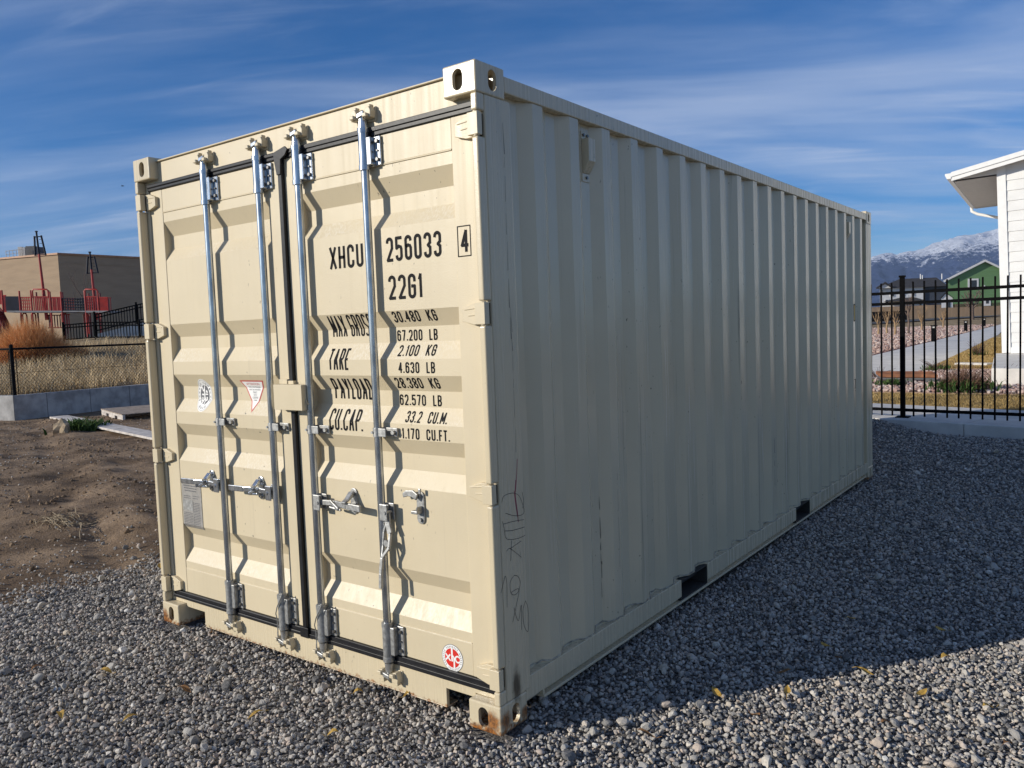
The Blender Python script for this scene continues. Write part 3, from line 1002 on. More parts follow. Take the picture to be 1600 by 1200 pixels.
# locking bars
BX = [-1.803, -1.365, -1.073, -.635]
BY = .026
for i, x in enumerate(BX):
    mb = MB()
    mb.cyl((x, BY, .155), (x, BY, 2.465), .017, n=20)
    bar = mb.build('locking_bar', GALV, K)
    for top in (1, 0):
        z0, z1 = ((2.288, 2.442) if top else (.168, .322))
        mb = MB()
        mb.cyl((x, BY, z0), (x, BY, z1), .0235, n=20)
        for zc in (z0, z1): mb.cyl((x, BY, zc - .010), (x, BY, zc + .010), .0255, n=20)
        a, b_ = (z0 + .005, z1 - .005)
        if top: b_ = min(b_, 2.415)
        else: a = max(a, .186)
        mb.box(x - .034, x + .078, .044, .0545, a, b_)
        mb.box(x + .010, x + .046, .018, .0435, a + .003, b_ - .003)
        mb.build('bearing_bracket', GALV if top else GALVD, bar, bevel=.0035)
        for (xb_, zc, r, yb_) in ((x + .064, a + .025, .008, .033), (x + .064, b_ - .022, .008, .033), (x + .064, (a + b_) / 2, .004, .036), (x - .026, a + .025, .006, .038), (x - .026, b_ - .025, .006, .038)):
            mb = MB(); mb.cyl((xb_, .0435, zc), (xb_, yb_, zc), r, n=6, smooth=False); mb.build('bolt', STEELB, bar)
        # cam head with its claws
        mb = MB()
        if top:
            mb.cyl((x, BY, 2.452), (x, BY, 2.488), .0215, .019, n=16)
            mb.cyl((x, BY, 2.486), (x, BY - .002, 2.516), .012, n=12)
            mb.obox((x + .004, BY - .014, 2.505), (.020, 0, .004), (0, .008, 0), (0, 0, .010))
        else:
            mb.cyl((x, BY, .150), (x, BY, .112), .0205, .017, n=16)
            mb.cyl((x, BY, .114), (x, BY - .002, .084), .012, n=12)
            mb.obox((x - .004, BY - .014, .095), (.020, 0, -.004), (0, .008, 0), (0, 0, .010))
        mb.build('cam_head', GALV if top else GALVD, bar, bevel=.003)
        mb = MB()
        zc = 2.508 if top else .092
        s = 1 if top else -1
        yb = .0515 if top else .0495
        mb.box(x - .058, x + .060, .044, yb, zc - .030, zc + .026)
        for dxs in (-1, 1):
            xx = x + dxs * .042
            mb.prism([(xx - .017, zc - .022), (xx + .017, zc - .020), (xx + .020, zc + .006 * s), (xx + .010, zc + .026), (xx - .012, zc + .022), (xx - .019, zc + .004)], 'y', .012, .0435)
            mb.prism([(xx - dxs * .004 - .013, zc - .012 * s - .007), (xx - dxs * .004 + .013, zc - .012 * s - .007), (xx - dxs * .004 + .011, zc - .012 * s + .010), (xx - dxs * .004 - .011, zc - .012 * s + .010)], 'y', -.004, .0118)
            mb.box(xx - .007, xx + .010, .020, .0435, zc + s * .022, zc + s * .036)
        mb.build('cam_keeper', P_PLAIN, bar, bevel=.004)
    # guide clamp in the middle
    z0 = 1.150 if i in (0, 3) else 1.142
    mb = MB()
    mb.cyl((x, BY, z0), (x, BY, z0 + .038), .0215, n=18)
    mb.box(x + .008, x + .098, .044, .0545, z0, z0 + .038)
    mb.box(x + .014, x + .060, .012, .017, z0 + .001, z0 + .037)
    mb.cyl((x + .082, .044, z0 + .019), (x + .082, .030, z0 + .019), .010, n=6, smooth=False)
    mb.cyl((x - .012, .0065, z0 + .019), (x - .012, .000, z0 + .019), .006, n=8)
    mb.build('guide_clamp', GALVD, bar, bevel=.003)
    # handle hub
    sgn = -1 if i in (0, 1) else 1
    zc = .835 if i < 2 else .825
    mb = MB()
    hx = x + sgn * .034
    mb.box(hx - .022, hx + .022, .000, .006, zc - .036, zc + .036)
    mb.box(hx - .026, hx + .026, .040, .046, zc - .036, zc + .036)
    mb.box(min(x - sgn * .010, hx), max(x - sgn * .010, hx), .012, .040, zc - .030, zc + .030)
    mb.box(hx - .026 if sgn > 0 else hx - .026, hx + .026, .006, .012, zc + .028, zc + .036)
    mb.cyl((hx + sgn * .008, -.004, zc), (hx + sgn * .008, .05, zc), .008, n=10)
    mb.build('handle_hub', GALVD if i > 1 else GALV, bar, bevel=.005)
    mb = MB()
    if i != 3:
        e = sgn
        L = .355 if i < 2 else .335
        x0 = x + e * .036
        mb.bar((x0, .023, zc), (x0 + e * .11, .020, zc + .006), .018, .024, up=(0, 0, 1))
        mb.bar((x0 + e * .11, .020, zc + .006), (x0 + e * .20, .004, zc + .004), .014, .026)
        mb.bar((x0 + e * .20, .004, zc + .004), (x0 + e * (L - .04), .000, zc + .002), .012, .030)
        mb.bar((x0 + e * .085, .010, zc + .016), (x0 + e * .15, .000, zc - .016), .010, .016)
        mb.bar((x0 + e * .085, .006, zc - .012), (x0 + e * .16, .008, zc - .020), .012, .010)
        mb.build('locking_handle', GALV if i < 2 else GALVD, bar, bevel=.003)
    else:
        x0 = x + .036
        pts = [(x0, .023, .82), (x0 + .004, .020, .775), (x0 + .020, .016, .735), (x0 + .020, .006, .675), (x0 - .016, -.004, .628), (x0 - .022, -.010, .56), (x0 - .022, -.014, .495)]
        for a, b_, w in zip(pts[:-1], pts[1:], (.030, .026, .012, .012, .016, .016)):
            mb.bar(a, b_, w, .012, up=(0, 1, 0))
        pts2 = [(x0 - .004, .020, .775), (x0 - .018, .016, .735), (x0 - .020, .010, .680), (x0 - .016, -.004, .630)]
        for a, b_ in zip(pts2[:-1], pts2[1:]): mb.bar(a, b_, .008, .010, up=(0, 1, 0))
        mb.cyl((x0, .006, .690), (x0, .020, .690), .014, n=12)
        mb.bar((x0 - .014, .014, .70), (x0 + .016, .014, .66), .012, .008, up=(0, 1, 0))
        mb.build('locking_handle', GALVD, bar, bevel=.002)['label'] = 'unlatched handle hanging down its bar'
    # handle catch on the door
    xc = {0: -1.948, 1: -1.522, 2: -.838, 3: -.427}[i]
    mb = MB()
    zt, zb = (.902, .784) if i != 3 else (.925, .785)
    r = .022
    pl = [(xc + r * math.cos(a), zt - r + r * math.sin(a)) for a in np.linspace(0, math.pi, 9)] + \
         [(xc + r * math.cos(a), zb + r + r * math.sin(a)) for a in np.linspace(math.pi, 2 * math.pi, 9)]
    mb.prism(pl, 'y', .050, .0575)
    for zc2 in (zt - .022, zb + .020): mb.cyl((xc, .050, zc2), (xc, .040, zc2), .009, n=10)
    if i != 3:
        mb.prism([(.040, zt - .035), (.010, zt - .052), (-.012, zt - .062), (-.014, zt - .052), (.008, zt - .040), (.036, zt - .012)], 'x', xc - .014, xc + .014)
        mb.box(xc - .018, xc + .018, .020, .0495, zb + .040, zb + .050)
    else:
        mb.prism([(xc + .006, zt - .010), (xc - .022, zt + .006), (xc - .062, zt + .002), (xc - .082, zt - .012), (xc - .078, zt - .030), (xc - .050, zt - .022), (xc - .026, zt - .024), (xc - .006, zt - .036)], 'y', .028, .0385)
        mb.box(xc + .008, xc + .022, .03, .038, zt - .008, zt + .016)
        mb.box(xc - .024, xc + .012, .016, .0495, zb + .048, zb + .062)
        mb.box(xc + .006, xc + .012, .016, .0495, zb + .062, zb + .08)
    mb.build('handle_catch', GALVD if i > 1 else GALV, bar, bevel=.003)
    # seal wire left on the two middle bars
    if i in (1, 2):
        mb = MB()
        mb.tube([(x + .03, .004, .345), (x + .022, -.002, .320), (x - .006, -.004, .275), (x - .030, .004, .235), (x - .034, .014, .20), (x - .032, .012, .15), (x - .030, .010, .105), (x - .026, .010, .088), (x - .036, .012, .100), (x - .034, .012, .14)], .0028, 6)
        mb.tube([(x - .02, .034, .338), (x - .006, .002, .333), (x + .02, .002, .338), (x + .03, .004, .345)], .0028, 6)
        mb.build('seal_wire', GALVD, bar)

# vents and marks on the right side
for y0 in (.797, 5.253):
    mb = MB()
    mb.prism([(-.0435, 2.437), (-.004, 2.437), (-.004, 2.335), (-.036, 2.285), (-.0435, 2.285)], 'y', y0 + .006, y0 + .062)
    mb.box(-.0435, -.039, y0, y0 + .064, 2.4375, 2.472)
    mb.box(-.0435, -.039, y0, y0 + .064, 2.246, 2.2845)
    vt = mb.build('vent', P_FRAME, K, bevel=.002)
    for (yy, zz_) in ((y0 + .016, 2.455), (y0 + .048, 2.455), (y0 + .034, 2.265)):
        mb = MB(); mb.cyl((-.039, yy, zz_), (-.032, yy, zz_), .007, n=8); mb.build('bolt', STEELB, vt)
mb = MB(); mb.box(-.0085, -.0062, 5.405, 5.455, 1.547, 1.705)
o = mb.build('side_placard', BLACKP, K)
mb = MB(); mb.box(-.0062, -.0052, 5.412, 5.446, 1.558, 1.694); mb.build('placard_face', YELLOW, o)
mb = MB()
mb.box(-.0085, -.0065, 5.448, 5.456, .930, 1.016); mb.box(-.0085, -.0065, 5.415, 5.447, 1.008, 1.016); mb.box(-.0085, -.0065, 5.425, 5.447, .930, .936); mb.box(-.0085, -.0065, 5.437, 5.446, .905, .915)
mb.build('side_marking', BLACKP, K)

GR = dict(
    S1=[(0.06, 0.92), (0.077, 0.941), (0.133, 0.942), (0.173, 0.923), (0.196, 0.884), (0.204, 0.851), (0.176, 0.843), (0.128, 0.853), (0.081, 0.872)],
    S2=[(0.196, 0.933), (0.204, 0.896), (0.195, 0.869)], E1=[(0.06, 0.843), (0.069, 0.812), (0.082, 0.77), (0.146, 0.755), (0.205, 0.755)],
    E2=[(0.065, 0.832), (0.126, 0.829), (0.2, 0.821)], E3=[(0.073, 0.803), (0.124, 0.794), (0.203, 0.79)],
    A1=[(0.174, 0.673), (0.103, 0.725), (0.079, 0.721)], A2=[(0.103, 0.725), (0.178, 0.739)], A3=[(0.113, 0.754), (0.103, 0.676)],
    o=[(0.033, 0.568), (0.051, 0.602), (0.065, 0.625), (0.072, 0.586), (0.068, 0.5)],
    z=[(0.121, 0.612), (0.095, 0.594), (0.096, 0.55), (0.121, 0.534), (0.149, 0.544), (0.16, 0.576), (0.145, 0.603), (0.121, 0.612)],
    t=[(0.096, 0.55), (0.15, 0.549), (0.129, 0.49), (0.101, 0.429)], f=[(0.113, 0.485), (0.126, 0.441), (0.142, 0.426), (0.162, 0.48), (0.158, 0.38)],
    z2=[(0.191, 0.489), (0.172, 0.456), (0.175, 0.395), (0.197, 0.359), (0.206, 0.387), (0.206, 0.452), (0.191, 0.489)])


def cat_rom(p, k=5):
    p = [np.array(q, float) for q in p]
    P_ = [p[0]] + p + [p[-1]]
    o_ = []
    for i in range(1, len(P_) - 2):
        for t in np.linspace(0, 1, k, endpoint=False):
            a, b_, c_, d_ = P_[i - 1:i + 3]
            o_.append(.5 * ((2 * b_) + (-a + c_) * t + (2 * a - 5 * b_ + 4 * c_ - d_) * t * t + (-a + 3 * b_ - 3 * c_ + d_) * t ** 3))
    o_.append(p[-1])
    return o_


def marker(mb, pts, w):
    q = cat_rom(pts)
    for a, b_ in zip(q[:-1], q[1:]):
        d = b_ - a; L = np.linalg.norm(d)
        if L < 1e-5: continue
        d /= L; s = np.array([-d[1], d[0]]) * w / 2; e = d * w * .25
        x = -.0003
        mb.add([(x, *(a - e + s)), (x, *(b_ + e + s)), (x, *(b_ + e - s)), (x, *(a - e - s))], [(0, 1, 2, 3)])


mb = MB()
for p in GR.values(): marker(mb, p, .0023)
mb.build('handwriting', simple('faded_black_marker', (.07, .06, .055), .6), K)
mb = MB()
for p in ([(0.156, 0.99), (0.149, 0.933), (0.158, 0.871), (0.163, 0.82)], [(0.143, 0.948), (0.15, 0.893), (0.16, 0.841)], [(0.171, 1.072), (0.162, 1.0), (0.151, 0.944)]): marker(mb, p, .0034)
mb.build('red_scribble', PINKL, K)
# long scratches on the right side
mb = MB()
rs_ = random.Random(5)
for (y, x, z0, z1, w) in ((.158, -.0004, 1.55, 2.28, .004), (.165, -.0004, 1.1, 1.6, .003), (1.325, -.0455 + .0026, .5, 1.0, .005), (.98, -.0075, .42, .9, .004), (3.21, -.0075, .42, .72, .012), (.86, -.0405, .3, .8, .006), (2.12, -.0075, .5, .78, .004)):
    z = z0
    while z < z1:
        h = rs_.uniform(.03, .12)
        yy = y + rs_.uniform(-.003, .003); yy2 = y + rs_.uniform(-.003, .003)
        mb.add([(x, yy, z), (x, yy + w * rs_.uniform(.4, 1), z), (x, yy2 + w * .3, z + h), (x, yy2, z + h)], [(0, 1, 2, 3)])
        z += h + rs_.uniform(0, .05)
mb.build('paint_scratches', simple('scratch_dark', (.13, .115, .095), .7), K)

# ------------------------------------------------------------------ loose stones
def stone_material(name, ramp):
    m, n, l, b = newmat(name)
    b.inputs['Roughness'].default_value = .82
    b.inputs['Specular IOR Level'].default_value = .25
    oi = N(n, 'ShaderNodeObjectInfo')
    r = N(n, 'ShaderNodeValToRGB')
    e = r.color_ramp.elements
    e[0].position, e[0].color = ramp[0][0], (*ramp[0][1], 1)
    e[1].position, e[1].color = ramp[-1][0], (*ramp[-1][1], 1)
    for p, c in ramp[1:-1]:
        q = e.new(p); q.color = (*c, 1)
    l.new(oi.outputs['Random'], r.inputs[0])
    P = pos(n)
    f = noise(n, l, P, 120, 4, .65)
    c = mixc(n, l, mrange(n, l, f, .35, .7), r.outputs[0], mixc(n, l, .5, r.outputs[0], (.30, .28, .26)))
    c = mixc(n, l, mrange(n, l, f, .62, .72, 0, .35), c, (.10, .09, .085))
    l.new(c, b.inputs['Base Color'])
    bump(n, l, b, noise(n, l, P, 260, 3), .35, .003)
    return m


GRAV = stone_material('gravel_stone', [(0, (.07, .07, .07)), (.22, (.19, .185, .18)), (.45, (.35, .33, .30)), (.66, (.50, .465, .41)), (.80, (.49, .385, .305)), (.89, (.56, .53, .48)), (.96, (.50, .42, .32)), (1, (.74, .72, .67))])
PINK = stone_material('pink_rock', [(0, (.28, .15, .12)), (.4, (.42, .27, .22)), (.75, (.52, .39, .33)), (1, (.62, .52, .47))])


def stone_set(name, mat_, count, seed, flat=(.55, .85)):
    c = bpy.data.collections.new(name)
    r = np.random.default_rng(seed)
    for k in range(count):
        bm = bmesh.new()
        bmesh.ops.create_icosphere(bm, subdivisions=2, radius=.5)
        sc = np.array([1, r.uniform(.62, .95), r.uniform(*flat)])
        # chop with random planes: chipped faces
        pl = [(v / np.linalg.norm(v), r.uniform(.22, .42)) for v in r.normal(size=(11, 3))]
        for v in bm.verts:
            p = np.array(v.co)
            for nn, d in pl:
                e = p @ nn - d
                if e > 0: p = p - nn * e * .98
            p = p + r.normal(size=3) * .012
            v.co = p * sc
        me = bpy.data.meshes.new(name); bm.to_mesh(me); bm.free()
        me.polygons.foreach_set('use_smooth', np.full(len(me.polygons), k % 7 == 0))
        me.materials.append(mat_)
        o = bpy.data.objects.new(name, me)
        c.objects.link(o)
    return c


def scatter(name, P_, scl, coll, seed, nproto, tilt=.5):
    """one object: stones instanced on a cloud of points"""
    n_ = len(P_)
    r = np.random.default_rng(seed)
    me = bpy.data.meshes.new(name)
    me.vertices.add(n_); me.vertices.foreach_set('co', np.asarray(P_, float).ravel())
    rot = np.stack([r.normal(size=n_) * tilt, r.normal(size=n_) * tilt, r.uniform(0, 6.283, n_)], 1)
    for nm, ty, dt in (('rot', 'FLOAT_VECTOR', rot), ('scl', 'FLOAT', scl), ('pid', 'INT', r.integers(0, nproto, n_))):
        a = me.attributes.new(nm, ty, 'POINT')
        a.data.foreach_set('vector' if ty == 'FLOAT_VECTOR' else 'value', np.ascontiguousarray(dt).ravel())
    ob = bpy.data.objects.new(name, me)
    COL.objects.link(ob)
    g = bpy.data.node_groups.new(name, 'GeometryNodeTree')
    g.interface.new_socket('Geometry', in_out='INPUT', socket_type='NodeSocketGeometry')
    g.interface.new_socket('Geometry', in_out='OUTPUT', socket_type='NodeSocketGeometry')
    nn, ll = g.nodes, g.links
    gi, go = nn.new('NodeGroupInput'), nn.new('NodeGroupOutput')
    ci = nn.new('GeometryNodeCollectionInfo')
    ci.inputs['Collection'].default_value = coll
    ci.inputs['Separate Children'].default_value = True
    ci.inputs['Reset Children'].default_value = True
    ip = nn.new('GeometryNodeInstanceOnPoints')
    ip.inputs['Pick Instance'].default_value = True

    def na(t, nm):
        x = nn.new('GeometryNodeInputNamedAttribute'); x.data_type = t
        x.inputs['Name'].default_value = nm
        return x.outputs[0]
    ll.new(gi.outputs[0], ip.inputs['Points'])
    ll.new(ci.outputs[0], ip.inputs['Instance'])
    ll.new(na('INT', 'pid'), ip.inputs['Instance Index'])
    ll.new(na('FLOAT_VECTOR', 'rot'), ip.inputs['Rotation'])
    ll.new(na('FLOAT', 'scl'), ip.inputs['Scale'])
    ll.new(ip.outputs[0], go.inputs[0])
    md = ob.modifiers.new('scatter', 'NODES'); md.node_group = g
    return ob


def jgrid(x0, x1, y0, y1, st, seed):
    r = np.random.default_rng(seed)
    a, b_ = np.meshgrid(np.arange(x0, x1, st), np.arange(y0, y1, st))
    a = a.ravel() + r.uniform(-.55, .55, a.size) * st
    b_ = b_.ravel() + r.uniform(-.55, .55, b_.size) * st
    return a, b_


stones = stone_set('gravel_stone', GRAV, 14, 3)
PX, PYY, SC, SZ = [], [], [], []
for (x0, x1, y0, y1, st, lo, hi, seed) in ((-5.6, 3.4, -2.9, 2.8, .0165, .013, .032, 1), (-.1, 4.0, 2.8, 5.5, .0190, .015, .034, 2), (-3.9, 5.0, 5.5, 10.4, .025, .016, .038, 3), (-5.0, -2.3, 2.8, 5.5, .04, .018, .036, 4)):
    a, b_ = jgrid(x0, x1, y0, y1, st, seed)
    gm_ = gravel_mask(a, b_)
    pr_ = sstep(-.60, .20, gm_ + .25 * (vnoise(a * 9, b_ * 9, 77) - .5))
    pr_ = np.maximum(pr_, .03 + .10 * sstep(.55, .75, fbm(a * 1.5, b_ * 1.5, 91, 3)))
    # bare muddy patches in the gravel
    pat = fbm(a * 1.6, b_ * 1.6, 55, 3)
    pr_ = pr_ * (1 - .25 * sstep(.64, .76, pat))
    inside = (a > -2.40) & (a < -.06) & (b_ > .45) & (b_ < 6.05)
    inbox = (a > -2.45) & (a < .012) & (b_ > -.012) & (b_ < .19) & ((a < -2.26) | (a > -.175))
    s_ = (a - CURB0[0]) * CURBN[0] + (b_ - CURB0[1]) * CURBN[1]
    ok = (rng.uniform(size=a.size) < pr_) & ~inside & ~inbox & (s_ < -.03)
    ok &= ~((np.hypot(a - CP[0], b_ - CP[1]) < .35))
    a, b_ = a[ok], b_[ok]
    u = rng.uniform(size=a.size)
    s = lo + (hi - lo) * u ** 1.6
    big = rng.uniform(size=a.size) < .030
    s = np.where(big, s * rng.uniform(1.3, 2.3, a.size), s)
    PX.append(a); PYY.append(b_); SC.append(s)
    SZ.append(s * .30 + np.where(rng.uniform(size=a.size) < .35, rng.uniform(0, .012, a.size), 0))
a, b_, s = map(np.concatenate, (PX, PYY, SC))
z = H(a, b_) + np.concatenate(SZ)
# gravel pushed up against the sill
z = z + .022 * np.exp(-((b_ + .02) / .12) ** 2) * ((a > -2.2) & (a < -.2)) * vnoise(a * 5, b_ * 0, 8)
gs = scatter('gravel_stones', np.stack([a, b_, z], 1), s, stones, 5, 14)
tag(gs, 'loose grey crushed stones round the container', 'gravel', kind='stuff')
print('stones', len(a))

DIRTM = simple('dirt_clod', (.20, .140, .09), .95, 0, .4, 12, 60, .5, .01, spec=.1)
clods = stone_set('dirt_clod', DIRTM, 8, 17, (.6, .95))
a, b_ = jgrid(-17.5, -3.2, -3.0, 12, .085, 31)
ok = (gravel_mask(a, b_) < .1) & (rng.uniform(size=a.size) < .15 + .85 * sstep(.42, .62, fbm(a * 1.1, b_ * 1.1, 19, 4)))
a, b_ = a[ok], b_[ok]
s = .016 + .060 * rng.uniform(size=a.size) ** 4
o = scatter('dirt_clods', np.stack([a, b_, H(a, b_) - s * .04], 1), s, clods, 8, 8, .8)
tag(o, 'brown dirt clods scattered over the bare ground', 'dirt', kind='stuff')
a, b_ = jgrid(-16.5, -3.3, -3.0, 9, .12, 32)
ok = (gravel_mask(a, b_) < .1) & (rng.uniform(size=a.size) < .10 + .6 * sstep(.52, .66, fbm(a * .9 + 7, b_ * .9, 23, 4)))
a, b_ = a[ok], b_[ok]
s = rng.uniform(.015, .035, a.size)
o = scatter('stray_stones', np.stack([a, b_, H(a, b_) + s * .2], 1), s, stones, 9, 14)
tag(o, 'stray grey pebbles strewn over the brown dirt', 'pebbles', kind='stuff')

# a few pale cobbles that stand out in the gravel
cob = [(-.27, .06, .12, 0), (-1.55, -.42, .055, 1), (-.72, -.42, .06, 0), (.66, .30, .075, 1), (.52, .62, .06, 0), (-1.95, -.62, .07, 1), (-1.72, -.78, .075, 1), (.86, .95, .05, 0)]
LEAF = simple('fallen_leaf_yellow', (.42, .26, .05), .7, 0, .3, 60)
LEAFB = simple('fallen_leaf_brown', (.22, .11, .04), .8, 0, .3, 60)
lf = [(250, 886), (60, 1046), (165, 1052), (345, 905), (330, 990), (1230, 1082), (1352, 1052), (1385, 1133), (1478, 1030), (1545, 1108), (1225, 1052), (1290, 1010), (1330, 968), (1575, 1165), (560, 1085), (640, 1085), (1180, 1120), (1470, 985), (445, 1010), (290, 1080), (205, 1125), (520, 1150), (1010, 1150), (1120, 1085), (1440, 1085), (1310, 1030), (400, 1120), (95, 1120)]


def ground_at(px, py, z=.0):
    d = FW + RT * ((px - 800) / FPX) - UP * ((py - 600) / FPX)
    t = (z - CP[2]) / d[2]
    return CP + d * t


for k, (px, py) in enumerate(lf):
    p = ground_at(px, py, .015)
    mb = MB()
    rr = random.Random(k)
    L, wd = rr.uniform(.022, .042), rr.uniform(.010, .017)
    if k in (1, 5): L *= 1.5
    a = rr.uniform(0, 6.28)
    ca, sa = math.cos(a), math.sin(a)
    prof_ = [(-1, 0), (-.5, .8), (0, 1), (.5, .7), (1, 0)]
    vs = []
    for (t, w) in prof_:
        zz_ = .010 + .010 * math.sin(t * 2 + k)
        for sg in (-1, 0, 1):
            lx, ly = t * L, sg * w * wd
            vs.append((p[0] + lx * ca - ly * sa, p[1] + lx * sa + ly * ca, p[2] + zz_ + abs(sg) * w * .006))
    mb.add(vs, [(i * 3 + j, i * 3 + j + 1, i * 3 + j + 4, i * 3 + j + 3) for i in range(4) for j in range(2)])
    mb.tube([vs[13], (p[0] + L * 1.5 * ca, p[1] + L * 1.5 * sa, p[2] + .012)], .0012, 4)
    yel = k % 3 != 1
    o = mb.build('fallen_leaf', LEAF if yel else LEAFB)
    tag(o, 'small yellow fallen leaf lying on the grey gravel' if yel else 'small brown fallen leaf lying on the grey gravel', 'leaf', 'fallen leaves on the gravel')

# ------------------------------------------------------------------ left side: wall, fence, pallet, planks
CONC = simple('weathered_concrete', (.34, .33, .32), .85, 0, .28, 3.5, 40, .25, .01)
CONCL = simple('pale_concrete', (.60, .57, .52), .8, 0, .12, 3, 30, .15, .006)
WOOD = simple('grey_wood', (.30, .235, .18), .85, 0, .35, 5, 60, .3, .006, (1, 6, 6))
WOODP = simple('pale_plank_wood', (.50, .455, .41), .85, 0, .25, 4, 60, .3, .006, (2, 2, 2))
BLACKM = simple('black_powder_coat', (.005, .005, .0055), .75, 0, .2, 20, spec=.03)
FENCEB = simple('dark_fence_vinyl', (.008, .0085, .010), .7, 0, .3, 20, spec=.06)


def w2(s1=0, s2=0, off=0):
    """plan point: s1 along wall face 1, s2 along face 2 from the corner, off behind"""
    return WA + WD1 * s1 + WD2 * s2


rw = thing('retaining_wall', (WA[0], WA[1], -.1), 'low grey concrete retaining wall below the dry weedy slope', 'wall')
th = .22
n1_ = np.array([-WD1[1], WD1[0]])          # inward of face 1 (to -x)
n2_ = np.array([WD2[1], -WD2[0]])
if n2_[1] < 0: n2_ = -n2_
inner = WA + n1_ * th + n2_ * th
for nm, a, b_, c_, d_ in (('wall_face', WA, WA + WD1 * 16, WA + WD1 * 16 + n1_ * th, inner), ('wall_face', WA, inner, WA + WD2 * 12 + n2_ * th, WA + WD2 * 12)):
    mb = MB()
    mb.prism([tuple(a), tuple(b_), tuple(c_), tuple(d_)], 'z', -.15, .53)
    w_ = mb.build(nm, CONC, rw, bevel=.012)
    mb = MB()
    dirv = (WD1 if b_ is not inner else WD2)
    for s in np.arange(.75, 11, 1.05):
        p = WA + dirv * s
        q = (-n1_ if b_ is not inner else -n2_)
        mb.obox((p[0] + q[0] * .001, p[1] + q[1] * .001, .2), (*(dirv * .006), 0), (*(q * .0025), 0), (0, 0, .325))
    mb.build('panel_joint', DKGREY, rw)

cf_ = thing('chain_link_fence', (WA[0], WA[1], .53), 'black chain link fence standing on the low concrete wall', 'fence')
fz0, fz1 = .535, 1.60
base = WA + n1_ * .11 + n2_ * .11
for dirv, L in ((WD1, 15.5), (WD2, 11.5)):
    mb = MB()
    mb.cyl((*base, fz1 - .02), (*(base + dirv * L), fz1 - .02), .024, n=8)
    mb.build('top_rail', FENCEB, cf_)
    for s in ([0] if dirv is WD1 else []) + list(np.arange(4.6, L, 3.05)):
        p = base + dirv * s
        mb = MB(); r = .042 if s == 0 else .03
        mb.cyl((*p, .53), (*p, fz1 + .06), r, n=10); mb.cyl((*p, fz1 + .06), (*p, fz1 + .085), r * 1.15, r * .4, n=10)
        if s == 0:
            mb.cyl((*p, fz1 - .10), (*p, fz1 - .04), r * 1.12, n=10)
        mb.build('post', FENCEB, cf_)
    mb = MB()
    h = fz1 - .04 - fz0 - .02
    st = .085
    for sg in (1, -1):
        for s in np.arange(-h, L, st):
            s0, s1_ = s, s + h
            t0, t1 = max(0, -s0 / h), min(1, (L - s0) / h)
            if t1 <= t0 + .02: continue
            q = []
            for t in (t0, t1):
                zz_ = fz0 + .02 + (h * t if sg > 0 else h * (1 - t))
                p = base + dirv * (s0 + h * t)
                q.append((p[0], p[1], zz_))
            mb.tube(q, .0034, 3, smooth=False)
    for zz_ in (fz0 + .02, fz0 + .5):
        mb.tube([(*base, zz_), (*(base + dirv * L), zz_)], .004, 4)
    p = base + dirv * .09
    mb.cyl((*p, fz0), (*p, fz1 - .06), .009, n=6)
    mb.build('wire_mesh', FENCEB, cf_, recalc=False)

# pallet lying by the wall
pA, pB, pC = (np.array(ground_at(px, py, .0))[:2] for (px, py) in ((138, 643), (192, 659), (238, 640)))
e1 = (pB - pA); e1 = e1 / np.linalg.norm(e1); e2 = np.array([-e1[1], e1[0]])
pl_o = pB
pt = thing('wooden_pallet', (*pl_o, 0), 'weathered wooden pallet lying flat on dirt beside the concrete wall', 'pallet')
LP = 2.1


def pbox(mb, a0, a1, b0, b1, z0, z1):
    c = pl_o - e1 * (a0 + a1) / 2 + e2 * (b0 + b1) / 2
    mb.obox((*c, (z0 + z1) / 2), (*(e1 * (a1 - a0) / 2), 0), (*(e2 * (b1 - b0) / 2), 0), (0, 0, (z1 - z0) / 2))


for b0 in (0, .9, 1.8):
    mb = MB()
    for (a0, a1, z0, z1) in ((0, LP, .085, .135), (0, .5, .02, .085), (.75, 1.35, .02, .085), (1.6, LP, .02, .085)):
        pbox(mb, a0, a1, b0, b0 + .05, z0 + .0005, z1)
    mb.build('stringer', WOODP, pt, bevel=.004)
mb = MB()
for k in range(11): pbox(mb, .002 + k * .195, .170 + k * .195, -.01, 1.87, .1355, .155)
mb.build('deck_boards', WOOD, pt, bevel=.003)
mb = MB()
for k in (0, 5, 10): pbox(mb, .002 + k * .195, .14 + k * .195, 0, 1.85, .0, .0195)
mb.build('bottom_boards', WOOD, pt)

a, b_ = ground_at(92, 653, .03)[:2], ground_at(262, 688, .03)[:2]
mb = MB()
mb.bar((a[0], a[1], .055), (b_[0], b_[1], .06), .36, .04)
o = mb.build('wooden_plank', WOODP, bevel=.006)
tag(o, 'long pale weathered plank lying on dirt in front of the pallet', 'plank')
mb = MB()
p = ground_at(97, 671, .08)
bm = bmesh.new(); bmesh.ops.create_icosphere(bm, subdivisions=2, radius=1)
rr = np.random.default_rng(4)
vs = []
for v in bm.verts:
    q = np.array(v.co) * (1 + .16 * rr.normal())
    vs.append((p[0] + q[0] * .16, p[1] + q[1] * .13, p[2] + q[2] * .17))
mb.add(vs, [tuple(v.index for v in f.verts) for f in bm.faces]); bm.free()
tag(mb.build('rock', simple('tan_rock', (.33, .25, .16), .9, 0, .3, 8, 30, .4, .02)), 'tan rock standing beside the green weed on dirt', 'rock')


